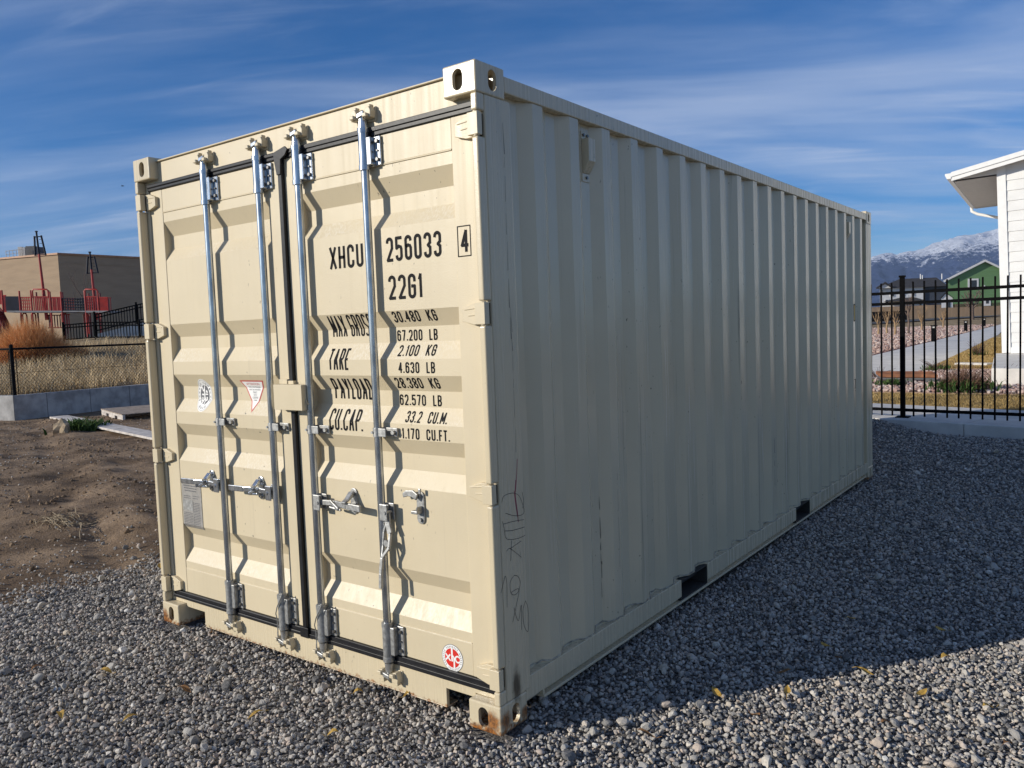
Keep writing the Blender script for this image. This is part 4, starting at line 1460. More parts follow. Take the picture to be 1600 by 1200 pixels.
# ------------------------------------------------------------------ blades, twigs
def blade_mesh(name, P_, hgt, wid, lean, mat_, seed, parent=None, mats=None):
    """many curved two-segment blades in ONE mesh"""
    n_ = len(P_)
    r = np.random.default_rng(seed)
    an = r.uniform(0, 6.283, n_)
    la = r.uniform(0, 6.283, n_)
    hh = hgt * r.uniform(.45, 1.0, n_)
    ww = wid * r.uniform(.6, 1.2, n_)
    ln = hh * lean * r.uniform(.2, 1.0, n_)
    P_ = np.asarray(P_, float)
    sx_, sy_ = np.cos(an) * ww / 2, np.sin(an) * ww / 2
    lx, ly = np.cos(la) * ln, np.sin(la) * ln
    V = np.zeros((n_, 5, 3))
    for i, (t, w) in enumerate(((0, 1), (0, -1), (.55, -.75), (.55, .75), (1, 0))):
        V[:, i, 0] = P_[:, 0] + sx_ * w + lx * t * t
        V[:, i, 1] = P_[:, 1] + sy_ * w + ly * t * t
        V[:, i, 2] = P_[:, 2] + hh * t * (1 - .25 * lean * t)
    b0 = np.arange(n_)[:, None] * 5
    loops = np.concatenate([b0 + np.array([0, 1, 2, 3]), b0 + np.array([3, 2, 4])], 1).ravel()
    st_ = np.stack([np.arange(n_) * 7, np.arange(n_) * 7 + 4], 1).ravel()
    me = bpy.data.meshes.new(name)
    o_ = ORG[parent.name] if parent is not None else np.zeros(3)
    me.vertices.add(n_ * 5); me.vertices.foreach_set('co', (V.reshape(-1, 3) - o_).ravel())
    me.loops.add(len(loops)); me.loops.foreach_set('vertex_index', loops.astype(np.int32))
    me.polygons.add(n_ * 2); me.polygons.foreach_set('loop_start', st_.astype(np.int32))
    me.update(calc_edges=True); me.validate()
    ca = me.attributes.new('tint', 'FLOAT', 'POINT')
    ca.data.foreach_set('value', np.repeat(r.uniform(size=n_), 5))
    me.materials.append(mat_)
    ob = bpy.data.objects.new(name, me); COL.objects.link(ob)
    if parent is not None: ob.parent = parent
    ORG[ob.name] = o_
    return ob


def tintmat(name, c0, c1_, c2, rough=.8):
    m, n, l, b = newmat(name)
    b.inputs['Roughness'].default_value = rough
    b.inputs['Specular IOR Level'].default_value = .2
    a = N(n, 'ShaderNodeAttribute', attribute_name='tint').outputs['Fac']
    r = N(n, 'ShaderNodeValToRGB')
    e = r.color_ramp.elements
    e[0].color = (*c0, 1); e[1].color = (*c2, 1)
    q = e.new(.5); q.color = (*c1_, 1)
    l.new(a, r.inputs[0])
    l.new(r.outputs[0], b.inputs['Base Color'])
    tr = N(n, 'ShaderNodeBsdfTranslucent'); l.new(r.outputs[0], tr.inputs[0])
    mx = N(n, 'ShaderNodeMixShader'); mx.inputs[0].default_value = .2
    l.new(b.outputs[0], mx.inputs[1]); l.new(tr.outputs[0], mx.inputs[2])
    l.new(mx.outputs[0], n['Material Output'].inputs[0])
    return m


STRAW = tintmat('straw', (.32, .225, .12), (.62, .47, .27), (.82, .66, .43))
GOLD = tintmat('dormant_turf', (.26, .17, .06), (.42, .29, .11), (.55, .41, .20))
RUSSET = tintmat('russet_twigs', (.40, .17, .06), (.72, .35, .13), (.85, .50, .25))
GREEN = tintmat('green_leaves', (.02, .05, .012), (.05, .10, .025), (.11, .17, .05))
REDTW = tintmat('red_brown_twigs', (.09, .045, .03), (.20, .11, .075), (.32, .21, .14))
DARKTW = tintmat('dark_twigs', (.03, .015, .013), (.08, .03, .025), (.13, .06, .05))
BARK = simple('grey_bark', (.14, .10, .08), .9, 0, .3, 10)

# weeds on the slope behind the wall
r = np.random.default_rng(12)
n_ = 26000
t = r.uniform(0, 1, n_) ** 1.5
a = WA[0] - .25 - t * 17
b_ = WA[1] + .2 + r.uniform(-5, 13, n_) + t * 2.0
u = np.array([a - WA[0], b_ - WA[1]])
ins = np.minimum(-(u[0] * WD1[1] - u[1] * WD1[0]), u[0] * WD2[1] - u[1] * WD2[0])
ok = (ins > .22) & (fbm(a * .8, b_ * .8, 3, 3) > .36)
a, b_ = a[ok], b_[ok]
o = blade_mesh('dry_weeds', np.stack([a, b_, H(a, b_) - .02], 1), .55, .020, .7, STRAW, 2)
tag(o, 'tall dry straw weeds covering the slope behind the wall', 'weeds', kind='stuff')


def strands(name, c, rad, hgt, count, mat_, seed, w=.006, parent=None, dome=1.0, curl=.5):
    """a bush of thin strands that start near the foot and spread through its volume"""
    r = np.random.default_rng(seed)
    c = np.array(c, float)
    V, L_, St, T = [], [], [], []
    vi = 0
    allv = []
    th = r.uniform(0, 6.283, count)
    ph = r.uniform(0, 1, count) ** .6
    tip = np.stack([rad[0] * ph * np.cos(th), rad[1] * ph * np.sin(th), hgt * (np.sqrt(np.maximum(0.02, 1 - ph ** 2)) * dome) * r.uniform(.55, 1.08, count)], 1)
    st0 = np.stack([tip[:, 0] * .35, tip[:, 1] * .35, np.zeros(count)], 1) + r.normal(size=(count, 3)) * [.05, .05, .0]
    mid = st0 * .45 + tip * .55 + r.normal(size=(count, 3)) * np.array([rad[0], rad[1], hgt]) * .09 * curl * 2
    end = tip + r.normal(size=(count, 3)) * np.array([rad[0], rad[1], hgt]) * .08 * curl
    side = r.normal(size=(count, 3)); side /= np.linalg.norm(side, axis=1)[:, None]
    ww = w * r.uniform(.6, 1.3, count)[:, None]
    V = np.stack([st0 - side * ww, st0 + side * ww, mid - side * ww * .7, mid + side * ww * .7, end], 1) + c
    b0 = np.arange(count)[:, None] * 5
    loops = np.concatenate([b0 + np.array([0, 1, 3, 2]), b0 + np.array([2, 3, 4])], 1).ravel()
    st_ = np.stack([np.arange(count) * 7, np.arange(count) * 7 + 4], 1).ravel()
    me = bpy.data.meshes.new(name)
    o_ = ORG[parent.name] if parent is not None else c
    me.vertices.add(count * 5); me.vertices.foreach_set('co', (V.reshape(-1, 3) - o_).ravel())
    me.loops.add(len(loops)); me.loops.foreach_set('vertex_index', loops.astype(np.int32))
    me.polygons.add(count * 2); me.polygons.foreach_set('loop_start', st_.astype(np.int32))
    me.update(calc_edges=True); me.validate()
    ca = me.attributes.new('tint', 'FLOAT', 'POINT')
    ca.data.foreach_set('value', np.repeat(r.uniform(size=count), 5))
    me.materials.append(mat_)
    ob = bpy.data.objects.new(name, me); COL.objects.link(ob)
    if parent is not None: ob.parent = parent
    else: ob.location = c
    ORG[ob.name] = o_
    return ob


def onH(px, py, d, dz=0):
    p = at(px, py, d)
    return (p[0], p[1], float(H(p[0], p[1])) + dz)


c = onH(46, 540, 31, -.05)
bu = thing('dry_bush', c, 'big rounded orange brown dry bush on the slope behind the fence', 'bush')
strands('dry_foliage', c, (1.5, 1.6), 1.75, 6500, RUSSET, 5, .011, bu)
for k, (dx_, dy_, rr_, hh_) in enumerate(((-1.1, -.7, 1.0, 1.25), (.7, .8, 1.2, 1.05))): strands('dry_foliage', (c[0] + dx_, c[1] + dy_, c[2]), (rr_, rr_), hh_, 1300, RUSSET, 6 + k, .006, bu)
mb = MB()
for k in range(7):
    a = k * .9
    mb.tube([(c[0] + .1 * math.cos(a), c[1] + .1 * math.sin(a), c[2] - .05), (c[0] + .35 * math.cos(a), c[1] + .35 * math.sin(a), c[2] + .35)], [.02, .008], 5)
mb.build('stem', BARK, bu)
c = onH(112, 536, 32, -.05)
tag(strands('dry_bush', c, (.8, .9), .5, 1100, RUSSET, 9, .008), 'smaller low straggly dry bush right of the big orange one', 'bush')
c = onH(0, 530, 36, 0)
bu = thing('dark_shrub', c, 'dark reddish leafless shrub at the left edge beside the playground', 'shrub')
strands('twigs', c, (.8, .9), 1.1, 1500, DARKTW, 19, .014, bu, 1.1)
mb = MB()
for k in range(5):
    a = k * 1.3
    mb.tube([(c[0], c[1], c[2] - .05), (c[0] + .5 * math.cos(a), c[1] + .5 * math.sin(a), c[2] + .8)], [.03, .01], 5)
mb.build('stem', BARK, bu)

# weed and straw on the bare dirt
p = ground_at(132, 672, .0)
wd_ = thing('green_weed', (p[0], p[1], float(H(p[0], p[1]))), 'small leafy green weed growing beside the plank', 'weed')
rr = np.random.default_rng(3)
q = rr.normal(size=(420, 2)) * [.16, .16]
blade_mesh('leaves', np.stack([p[0] + q[:, 0], p[1] + q[:, 1], H(p[0] + q[:, 0], p[1] + q[:, 1])], 1), .30, .05, 1.0, GREEN, 4, wd_)
strands('dry_stalks', (p[0] + .1, p[1] + .05, 0), (.25, .25), .28, 60, STRAW, 4, .004, wd_)
p = ground_at(98, 818, .0)
z0 = float(H(p[0], p[1]))
rr = np.random.default_rng(8)
mb = MB()
for k in range(70):
    a = rr.normal() * .5 - .5; L = rr.uniform(.15, .5)
    ox, oy = rr.normal() * .16, rr.normal() * .09
    d_ = np.array([math.cos(a), math.sin(a)])
    q = []
    for t in np.linspace(-.5, .5, 4):
        x_, y_ = p[0] + ox + d_[0] * L * t + rr.normal() * .01, p[1] + oy + d_[1] * L * t + rr.normal() * .01
        q.append((x_, y_, float(H(x_, y_)) + .012 + rr.uniform(0, .04)))
    mb.tube(q, .0022, 3)
tag(mb.build('straw_clump', simple('pale_straw', (.42, .33, .21), .8, 0, .25, 20), recalc=False), 'flattened clump of pale dry straw lying on the bare dirt', 'straw')
for (px, py, dx_, dy_) in ((500, 10, 0, 0),): pass

# ------------------------------------------------------------------ playground, railings and the tan building
RED = simple('red_play_paint', (.34, .014, .008), .42, 0, .2, 3)
REDK = simple('dark_red_play_paint', (.17, .014, .012), .45, 0, .2, 3)
NAVY = simple('navy_panel', (.012, .015, .028), .5, 0, .25, 3, spec=.2)
GREYD = simple('grey_deck', (.22, .22, .23), .6)
DP = 45.0
PXM = DP / FPX                              # metres per photo pixel there
gz = onH(100, 530, DP)[2]
o0 = at(100, 520, DP); PGO = np.array([o0[0], o0[1], gz])
VX = np.array([RT[0], RT[1], 0]); VX /= np.linalg.norm(VX)
VY = np.array([FW[0], FW[1], 0]); VY /= np.linalg.norm(VY)


def pg(px, py, dd=0.0):
    """metric point of the play structure; px,py in 1/36 m steps of its front elevation"""
    hz = 545.55 - .0375 * px
    return PGO + VX * ((px - 100) * PXM) + VY * dd + np.array([0, 0, CP[2] - gz + (hz - py) * PXM])


play = thing('play_structure', PGO, 'red playground climbing frame with two masts and a rope bridge', 'playground')
GB = 530


def pbar(mb, a, b_, w=.06, d0=0., d1=0.): mb.bar(pg(*a, d0), pg(*b_, d1), w, w, up=tuple(VY))


def gpost(px, top, dd, col=RED, w=.10):
    mb = MB()
    p = pg(px, top, dd)
    mb.cyl((p[0], p[1], float(H(p[0], p[1])) - .1), tuple(p), w / 2, n=8)
    mb.build('post', col, play)


for px, top, dd in ((1, 453, 0), (8, 454, 0), (35, 455, 0), (37, 455, 1.5), (53, 454, 0), (57, 452, 1.5), (79, 455, 1.5), (82.5, 456, 0), (99.5, 456, 0), (121, 457, 1.5), (137, 454, 0), (157, 455, 0), (139, 456, 1.5)):
    gpost(px, top, dd, RED if dd == 0 else REDK)
for x0, x1 in ((14, 36), (36, 99.5), (137, 172)):
    mb = MB()
    a, b_ = pg(x0, 487, -.05), pg(x1, 487, -.05)
    c_ = (a + b_) / 2 + VY * .8
    mb.obox(c_, (b_ - a) / 2, VY * .8, (0, 0, .05))
    mb.build('deck', GREYD, play)


def barpanel(x0, x1, y0, y1, nb, col, dd=0., name='bar_panel'):
    mb = MB()
    pbar(mb, (x0, y0), (x1, y0), .06, dd, dd); pbar(mb, (x0, y1), (x1, y1), .06, dd, dd)
    for k in range(nb):
        x = x0 + (x1 - x0) * (k + .5) / nb
        pbar(mb, (x, y0), (x, y1), .045, dd, dd)
    mb.build(name, col, play)


barpanel(0, 8, 455, 475, 5, RED)
mb = MB(); mb.obox((pg(13, 475) + pg(35, 475)) / 2, (pg(35, 475) - pg(13, 475)) / 2, VY * .03, (0, 0, .42)); mb.build('solid_panel', NAVY, play)
mb = MB()
for k in range(6): pbar(mb, (37 + k * 3, 464), (37 + k * 3, 486), .045)
for k in range(5): pbar(mb, (36, 465 + k * 5), (52, 465 + k * 5), .045)
mb.build('lattice_panel', RED, play)
barpanel(55, 79, 464, 486, 9, RED); barpanel(55, 79, 464, 486, 7, REDK, 1.5)
barpanel(83, 99, 465, 486, 7, RED)
for x0, x1 in ((55.5, 80), (136.5, 157)):
    mb = MB()
    mb.tube([pg(x0, 466), pg(x0, 455), pg(x0 + 2, 452.5), pg(x1 - 2, 452.5), pg(x1, 455), pg(x1, 466)], .045, 6)
    mb.build('arch_rail', RED, play)
mb = MB()
for k in range(10):
    x = 101 + 35 * k / 9
    mb.tube([pg(x, 466), pg(x, 486.5)], .03, 4)
for k in range(5):
    y = 466.5 + k * 4.4
    mb.tube([pg(101, y), pg(110, y + .8), pg(118, y + 1.0), pg(127, y + .8), pg(136, y)], .032, 4)
    mb.tube([pg(101, y, 1.4), pg(118, y + 1.0, 1.4), pg(136, y, 1.4)], .03, 4)
mb.build('rope_bridge', NAVY, play)
mb = MB()
mb.tube([pg(101, 487), pg(136, 487)], .05, 5); mb.tube([pg(101, 487, 1.4), pg(136, 487, 1.4)], .05, 5)
mb.build('bridge_beam', GREYD, play)
barpanel(138, 157, 464, 486, 6, RED)
barpanel(157, 172, 465, 486, 9, RED)
barpanel(36, 53, 464, 486, 6, REDK, 1.5); barpanel(83, 99, 465, 486, 7, REDK, 1.5); barpanel(138, 157, 464, 486, 6, REDK, 1.5); barpanel(8, 14, 462, 487, 3, RED)
barpanel(57, 79, 492, 512, 5, REDK, 1.2, 'climbing_bars'); barpanel(84, 99, 491, 512, 4, RED, .8, 'climbing_bars')
for x0 in (29, 43, 92, 126):
    mb = MB(); mb.tube([pg(x0, 522, .5), pg(x0, 492, .5), pg(x0 + 1.5, 489.5, .5), pg(x0 + 5, 489.5, .5), pg(x0 + 6.5, 492, .5), pg(x0 + 6.5, 522, .5)], .04, 6); mb.build('hand_loop', RED, play)
mb = MB()
for k in range(8):
    t0_, t1_ = k / 8, (k + 1) / 8
    a_, b_ = pg(8 + 18 * t0_, 487 + 40 * t0_ ** 1.3, -.6), pg(8 + 18 * t1_, 487 + 40 * t1_ ** 1.3, -.6)
    mb.obox((a_ + b_) / 2, (b_ - a_) / 2, VY * .3, (0, 0, .03)); mb.obox((a_ + b_) / 2 - VY * .32 + [0, 0, .10], (b_ - a_) / 2, VY * .03, (0, 0, .12)); mb.obox((a_ + b_) / 2 + VY * .32 + [0, 0, .10], (b_ - a_) / 2, VY * .03, (0, 0, .12))
mb.build('slide', REDK, play)
mb = MB()
mb.obox((pg(157, 476, .06) + pg(172, 476, .06)) / 2, (pg(172, 476) - pg(157, 476)) / 2, VY * .02, (0, 0, .34)); mb.build('side_panel', REDK, play)
for (xb, yb, xt, yt, st) in ((70, 500, 64, 363, ((60.5, 369.5, 59.5, 400), (71, 368.5, 76, 399))), (148, 500, 145, 395, ((141.5, 401, 138, 428), (151.5, 401, 155.5, 427)))):
    mb = MB()
    ym = yb + (yt - yb) * .33; xm = xb + (xt - xb) * .33
    yk = yb + (yt - yb) * .75; xk = xb + (xt - xb) * .75
    mb.tube([pg(xb, yb, .3), pg(xm, ym, .3)], .095, 8); mb.tube([pg(xm, ym, .3), pg(xk, yk, .3)], [.08, .06], 8)
    ms = mb.build('mast', RED, play)
    mb = MB(); mb.tube([pg(xk, yk, .3), pg(xt, yt, .3)], [.06, .05], 8); mb.cyl(pg(xt, yt, .3), pg(xt, yt - 1.5, .3), .08, n=8)
    mb.build('mast_top', NAVY, ms)
    mb = MB()
    for (xa, ya, xc_, yc_) in st: mb.tube([pg(xa, ya, .3), pg(xc_, yc_, .3)], .055, 6)
    (a1_, a2_, a3_, a4_), (b1_, b2_, b3_, b4_) = st
    for dd in (.3, ):
        mb.tube([pg(a1_, a2_ + 1.5, dd), pg(b1_, b2_ + 1.5, dd)], .03, 5); mb.tube([pg(a3_, a4_ - 1, dd), pg(b3_, b4_ - 1, dd)], .03, 5)
        for k in range(1, 5):
            t = k / 5
            mb.tube([pg((xt + b1_) / 2, b2_ + t * (b4_ - b2_), dd), pg(b1_ + t * (b3_ - b1_), b2_ + t * (b4_ - b2_), dd)], .012, 4)
    mb.build('mast_braces', NAVY, ms)


def railing(name, pts, hgt, label, nb_per_m=7):
    t_ = thing(name, (*pts[0][:2], pts[0][2]), label, 'railing')
    mb = MB(); mp = MB()
    for a, b_ in zip(pts[:-1], pts[1:]):
        a, b_ = np.array(a, float), np.array(b_, float)
        L = np.linalg.norm(b_ - a)
        for zz_ in (hgt, hgt * .82, .12): mb.bar(a + [0, 0, zz_], b_ + [0, 0, zz_], .05, .06)
        nb = int(L * nb_per_m)
        for k in range(nb):
            p = a + (b_ - a) * (k + .5) / nb
            mb.obox((p[0], p[1], p[2] + hgt * .55), (.016, 0, 0), (0, .016, 0), (0, 0, hgt * .45))
        for k in range(int(L / 2.2) + 1):
            p = a + (b_ - a) * min(1, k * 2.2 / L)
            q = MB(); q.obox((p[0], p[1], p[2] + hgt * .55), (.04, 0, 0), (0, .04, 0), (0, 0, hgt * .62)); q.build('post', BLACKM, t_)
    mb.build('rail_panel', BLACKM, t_)
    return t_


def gp(px, d, dz=0): return onH(px, 530, d, dz)


railing('railing', [gp(100, 40), gp(150, 40), gp(262, 40)], .85, 'straight black metal railing in front of the red playground')
q0, q1 = gp(150, 41.2, .0), gp(262, 44, .0)
railing('railing', [(q0[0], q0[1], q0[2] + .25), (q1[0], q1[1], q1[2] + 1.05)], .95, 'black metal railing sloping up along a ramp beside the building')
mb = MB()
a, b_ = np.array(q0), np.array(q1)
vs = [(*(a[:2]), a[2] - .3), (*(b_[:2]), b_[2] - .3), (*(b_[:2]), b_[2] + 1.0), (*(a[:2]), a[2] + .2)]
vs2 = [(v[0] + VY[0] * 1.6, v[1] + VY[1] * 1.6, v[2]) for v in vs]
mb.add(vs + vs2, [(0, 1, 2, 3), (7, 6, 5, 4), (3, 2, 6, 7), (0, 3, 7, 4), (1, 5, 6, 2), (0, 4, 5, 1)])
tag(mb.build('ramp', CONCL), 'pale concrete ramp rising behind the black railings', 'ramp')

TAN = simple('tan_stucco', (.36, .26, .17), .9, 0, .08, 1.2, 14, .12, .02, (.4, .4, 2))
TRIM = simple('rust_metal_coping', (.40, .20, .10), .5, 0, .15, 4)
bc, bR, bL = at(90, 395, 80), at(222, 401.5, 86.8), at(0, 403, 82.5)
dR = (bR - bc)[:2]; dR /= np.linalg.norm(dR)
dL = (bL - bc)[:2]; dL /= np.linalg.norm(dL)
bz0, bz1 = 1.5, bc[2]
bld = thing('school_building', (bc[0], bc[1], bz0), 'large plain tan flat roofed building behind the red playground', 'building')
c2 = bc[:2] + dR * 45; c3 = bc[:2] + dL * 60; c4 = c2 + dL * 60
mb = MB(); mb.prism([tuple(bc[:2]), tuple(c2), tuple(c4), tuple(c3)], 'z', bz0, bz1 - .18); mb.build('wall', TAN, bld)
mb = MB()
ex = -(dR + dL) * .12
mb.prism([tuple(bc[:2] + ex), tuple(c2 + dR * .1 - dL * .12), tuple(c4), tuple(c3 + dL * .1 - dR * .12)], 'z', bz1 - .1795, bz1); mb.build('roof_coping', TRIM, bld)
mb = MB()
mb.prism([tuple(bc[:2] + dR * .06 + dL * .06 - (dR + dL) * .09), tuple(c2 - dL * .03), tuple(c2 - dL * .0), tuple(bc[:2])], 'z', bz1 - 1.05, bz1 - .95)
mb.build('reveal_band', TAN, bld)
U0 = at(50, 388, 88)
ru = thing('rooftop_unit', (U0[0], U0[1], bz1), 'grey boxy air handling unit on the flat roof of the tan building', 'roof unit')
HVL = simple('pale_sheet_metal', (.45, .44, .42), .5, 0, .1)
HVD = simple('dark_louvre', (.08, .08, .085), .6)
hp = 88 / FPX
mb = MB()
for (x0, x1, y0, col) in ((36, 43, 387.2, 0), (43.4, 47.5, 388, 0), (47.9, 62, 386.2, 1)):
    a, b_ = at(x0, y0, 88), at(x1, y0, 88)
    mb.obox(((a + b_)[0] / 2, (a + b_)[1] / 2, (bz1 - .2 + a[2]) / 2), (b_ - a) * [.5, .5, 0], VY * 1.0, (0, 0, (a[2] - bz1 + .2) / 2), col)
mb.build('cabinet', [HVL, HVD], ru, bevel=.03)
mb = MB(); a, b_ = at(44, 388.4, 86.9), at(47, 388.4, 86.9)
for k in range(5): mb.bar((a[0], a[1], a[2] - .12 - k * .12), (b_[0], b_[1], b_[2] - .12 - k * .12), .03, .04)
mb.build('louvre', HVD, ru)
rg = at(10, 398, 86)
rt_ = thing('roof_guardrail', (rg[0], rg[1], bz1), 'thin white guard rail on the flat roof beside the roof unit', 'guard rail')
mb = MB()
a, b_ = at(9, 392.5, 86), at(36, 389.2, 86)
mb.tube([a, b_], .035, 5); mb.tube([a - [0, 0, .35], b_ - [0, 0, .35]], .025, 5)
for t in np.linspace(0, 1, 6):
    p = a + (b_ - a) * t
    mb.tube([p, (p[0], p[1], bz1 - .1)], .03, 5)
mb.build('rail', HVL, rt_)


# bare saplings in front of the building
def bare_tree(name, base, hgt, spread, seed, label, cat='tree', col=BARK, twig=DARKTW, ntw=300, group=None, lean=0, tr=.05):
    t_ = thing(name, base, label, cat, group)
    rr = random.Random(seed)
    mb = MB()
    top = np.array(base) + [lean, 0, hgt * .55]
    mb.tube([base, (np.array(base) + top) / 2 + [rr.uniform(-.05, .05), 0, 0], top], [tr, tr * .8, tr * .5], 6)
    mb.build('trunk', col, t_)
    mb = MB()
    tips = []
    for k in range(9):
        h = rr.uniform(.3, .6) * hgt
        a = k * 2.4 + rr.uniform(-.4, .4)
        s = np.array(base) + (top - np.array(base)) * (h / (hgt * .55) if h < hgt * .55 else 1)
        e = s + np.array([math.cos(a) * spread * rr.uniform(.5, .9), math.sin(a) * spread * rr.uniform(.5, .9), hgt * rr.uniform(.22, .42)])
        m_ = (s + e) / 2 + [0, 0, -hgt * .03]
        mb.tube([s, m_, e], [tr * .4, tr * .28, tr * .12], 4)
        for j in range(5):
            q = s + (e - s) * rr.uniform(.35, 1)
            e2_ = q + np.array([rr.uniform(-1, 1) * spread * .35, rr.uniform(-1, 1) * spread * .35, hgt * rr.uniform(.08, .22)])
            mb.tube([q, e2_], [tr * .14, tr * .05], 3)
            tips.append(e2_)
    mb.build('crown', col, t_)
    return t_


bare_tree('bare_sapling', gp(133, 52), 5.0, 1.1, 3, 'thin leafless sapling behind the playground in front of the tan wall')

# ------------------------------------------------------------------ right side: kerb, fence, planting, path
z0 = .27
mb = MB()
cL = CURB0 - CURBD * 7; cR = CURB0 + CURBD * 9
wv = CURBN * 1.75
for k in range(8):
    a = CURB0 + CURBD * (-7.15 + 2.0 * k + .004); b_ = CURB0 + CURBD * (-7.15 + 2.0 * (k + 1) - .004)
    mb.prism([tuple(a), tuple(b_), tuple(b_ + wv), tuple(a + wv)], 'z', -.05, z0)
o = mb.build('concrete_kerb', CONCL, bevel=.010)
tag(o, kind='structure')

F0 = np.array([-.275, 8.914]); FD = np.array([1.87, -.25]); FD /= np.linalg.norm(FD)
pf = thing('picket_fence', (*F0, z0), 'black metal picket fence with two upper rails standing on the concrete kerb', 'fence')
mb = MB()
fy = 0
postH = 1.80
mb.obox((*F0, z0 + postH / 2), (.028, 0, 0), (0, .028, 0), (0, 0, postH / 2))
mb.obox((*F0, z0 + postH + .012), (.037, 0, 0), (0, .037, 0), (0, 0, .012))
mb.obox((*F0, z0 + .006), (.08, 0, 0), (0, .08, 0), (0, 0, .006))
mb.build('post', BLACKM, pf, bevel=.004)
for s in (-2.23, 2.23, 4.46):
    p = F0 + FD * s
    mb = MB(); mb.obox((*p, z0 + postH / 2), (.033, 0, 0), (0, .033, 0), (0, 0, postH / 2)); mb.obox((*p, z0 + .006), (.08, 0, 0), (0, .08, 0), (0, 0, .006)); mb.build('post', BLACKM, pf, bevel=.004)
RZ = (1.606, 1.470, .096)
for (s0, s1) in ((-2.195, -.032), (.032, 2.195), (2.265, 4.42)):
    for zz_ in RZ:
        mb = MB()
        a, b_ = F0 + FD * s0, F0 + FD * s1
        mb.bar((*a, z0 + zz_), (*b_, z0 + zz_), .030, .038)
        mb.build('rail', BLACKM, pf)
    npk = 16
    for k in range(npk):
        p = F0 + FD * (s0 + (s1 - s0) * (k + .75) / (npk + .5))
        mb = MB(); mb.obox((*p, z0 + .878), (.0096, 0, 0), (0, .0096, 0), (0, 0, .860)); mb.build('picket', BLACKM, pf)

# turf strip
r = np.random.default_rng(14)
n_ = 70000
s = r.uniform(-6, 6, n_); t = r.uniform(1.77, 4.6, n_)
a = CURB0[0] + CURBD[0] * s + CURBN[0] * t; b_ = CURB0[1] + CURBD[1] * s + CURBN[1] * t
ok = b_ < 12.76 + .18 * (vnoise(a * 3, a * 0, 4) - .5)
a, b_ = a[ok], b_[ok]
o = blade_mesh('dormant_grass', np.stack([a, b_, H(a, b_) - .005], 1), .075, .009, .9, GOLD, 3)
tag(o, 'strip of golden dormant turf behind the black fence', 'grass', kind='stuff')


def sheet(name, pts, z, mat_, kind='structure', label=None, cat=None):
    mb = MB(); mb.prism(pts, 'z', z - .06, z)
    o = mb.build(name, mat_)
    return tag(o, label, cat, kind=kind)


GOLDG = simple('dormant_lawn', (.36, .25, .10), .95, 0, .3, 5, 30, .5, .03)
BEDM = simple('pink_rock_bed', (.44, .29, .23), .95, 0, .45, 9, 25, .8, .05)
MULCH = simple('maroon_edging', (.16, .065, .05), .95, 0, .45, 12, 30, .7, .05)
PATH = [(-4.7, 16.2), (-5.0, 20), (-5.21, 29.2), (-5.78, 43.8), (-8.3, 103), (-7.5, 103), (-3.92, 56.6), (-2.37, 26.9), (-2.03, 20.4), (-2.5, 17.6), (-3.2, 16.0)]
sheet('footpath', PATH, .150, CONCL)
mb = MB()
for y in np.arange(17.3, 60, 2.9):
    x0 = np.interp(y, [16.2, 29.2, 43.8, 103], [-4.7, -5.21, -5.78, -8.3]); x1 = np.interp(y, [17.6, 20.4, 26.9, 56.6], [-2.5, -2.03, -2.37, -3.92])
    mb.box(x0 + .02, x1 - .02, y - .012, y + .012, .1495, .1515)
tag(mb.build('path_joints', simple('path_joint', (.22, .21, .20), .9)), kind='structure')
sheet('rock_bed', [(-12, 14.25), (6, 14.2), (6, 22), (-2.0, 21.5), (-2.0, 20.5), (-2.48, 17.5), (-3.2, 15.95), (-4.7, 16.1), (-12, 16.5)], .128, BEDM)
sheet('rock_bed', [(-30, 16.6), (-4.75, 16.3), (-5.06, 20), (-5.27, 29.2), (-5.84, 43.8), (-8.35, 100), (-30, 100)], .128, BEDM)
sheet('mulch_edge', [(-5.6, 17), (-4.76, 17), (-5.07, 20), (-5.28, 29.2), (-5.85, 43.8), (-8.37, 99), (-9.4, 99), (-6.8, 43.8), (-6.0, 29.2), (-5.8, 20)], .140, MULCH)
sheet('lawn', [(-2.02, 21.6), (-2.36, 27), (-3.90, 56.6), (-5.2, 75), (-1, 75), (8, 40), (8, 21.6)], .134, GOLDG)
r = np.random.default_rng(15)
n_ = 40000
b_ = 21.7 + 28 * r.uniform(0, 1, n_) ** 2
a = r.uniform(0, 1, n_) * 2.6 + np.interp(b_, [21, 27, 56.6], [-1.98, -2.33, -3.88])
o = blade_mesh('dormant_grass', np.stack([a, b_, np.full(n_, .13)], 1), .09, .02, .9, GOLD, 4)
tag(o, 'golden dormant lawn between the footpath and the white house', 'grass', kind='stuff')

pinks = stone_set('pink_rock', PINK, 8, 9, (.55, .9))
a, b_ = jgrid(-4.5, 3.0, 14.3, 20.4, .075, 21)
ok = (a > np.interp(b_, [14, 15.9, 17.5, 20.4], [-6, -3.1, -2.45, -2.0])) & (rng.uniform(size=a.size) < .9)
a, b_ = a[ok], b_[ok]
s = rng.uniform(.05, .12, a.size)
P1 = np.stack([a, b_, .13 + s * .25], 1)
a, b_ = jgrid(-22, -4.9, 19, 98, .24, 22)
ok = (a < np.interp(b_, [20, 29.2, 43.8, 103], [-5.15, -5.35, -5.9, -8.4])) & (a > np.interp(b_, [20, 60, 98], [-7.5, -13, -21])) & (rng.uniform(size=a.size) < .8)
a, b_ = a[ok], b_[ok]
s2_ = rng.uniform(.08, .20, a.size) * np.interp(b_, [40, 98], [1, 1.7])
P2 = np.stack([a, b_, .13 + s2_ * .2], 1)
o = scatter('rock_mulch', np.concatenate([P1, P2]), np.concatenate([s, s2_]), pinks, 6, 8)
tag(o, 'pinkish decorative rocks covering the planting beds', 'rocks', kind='stuff')


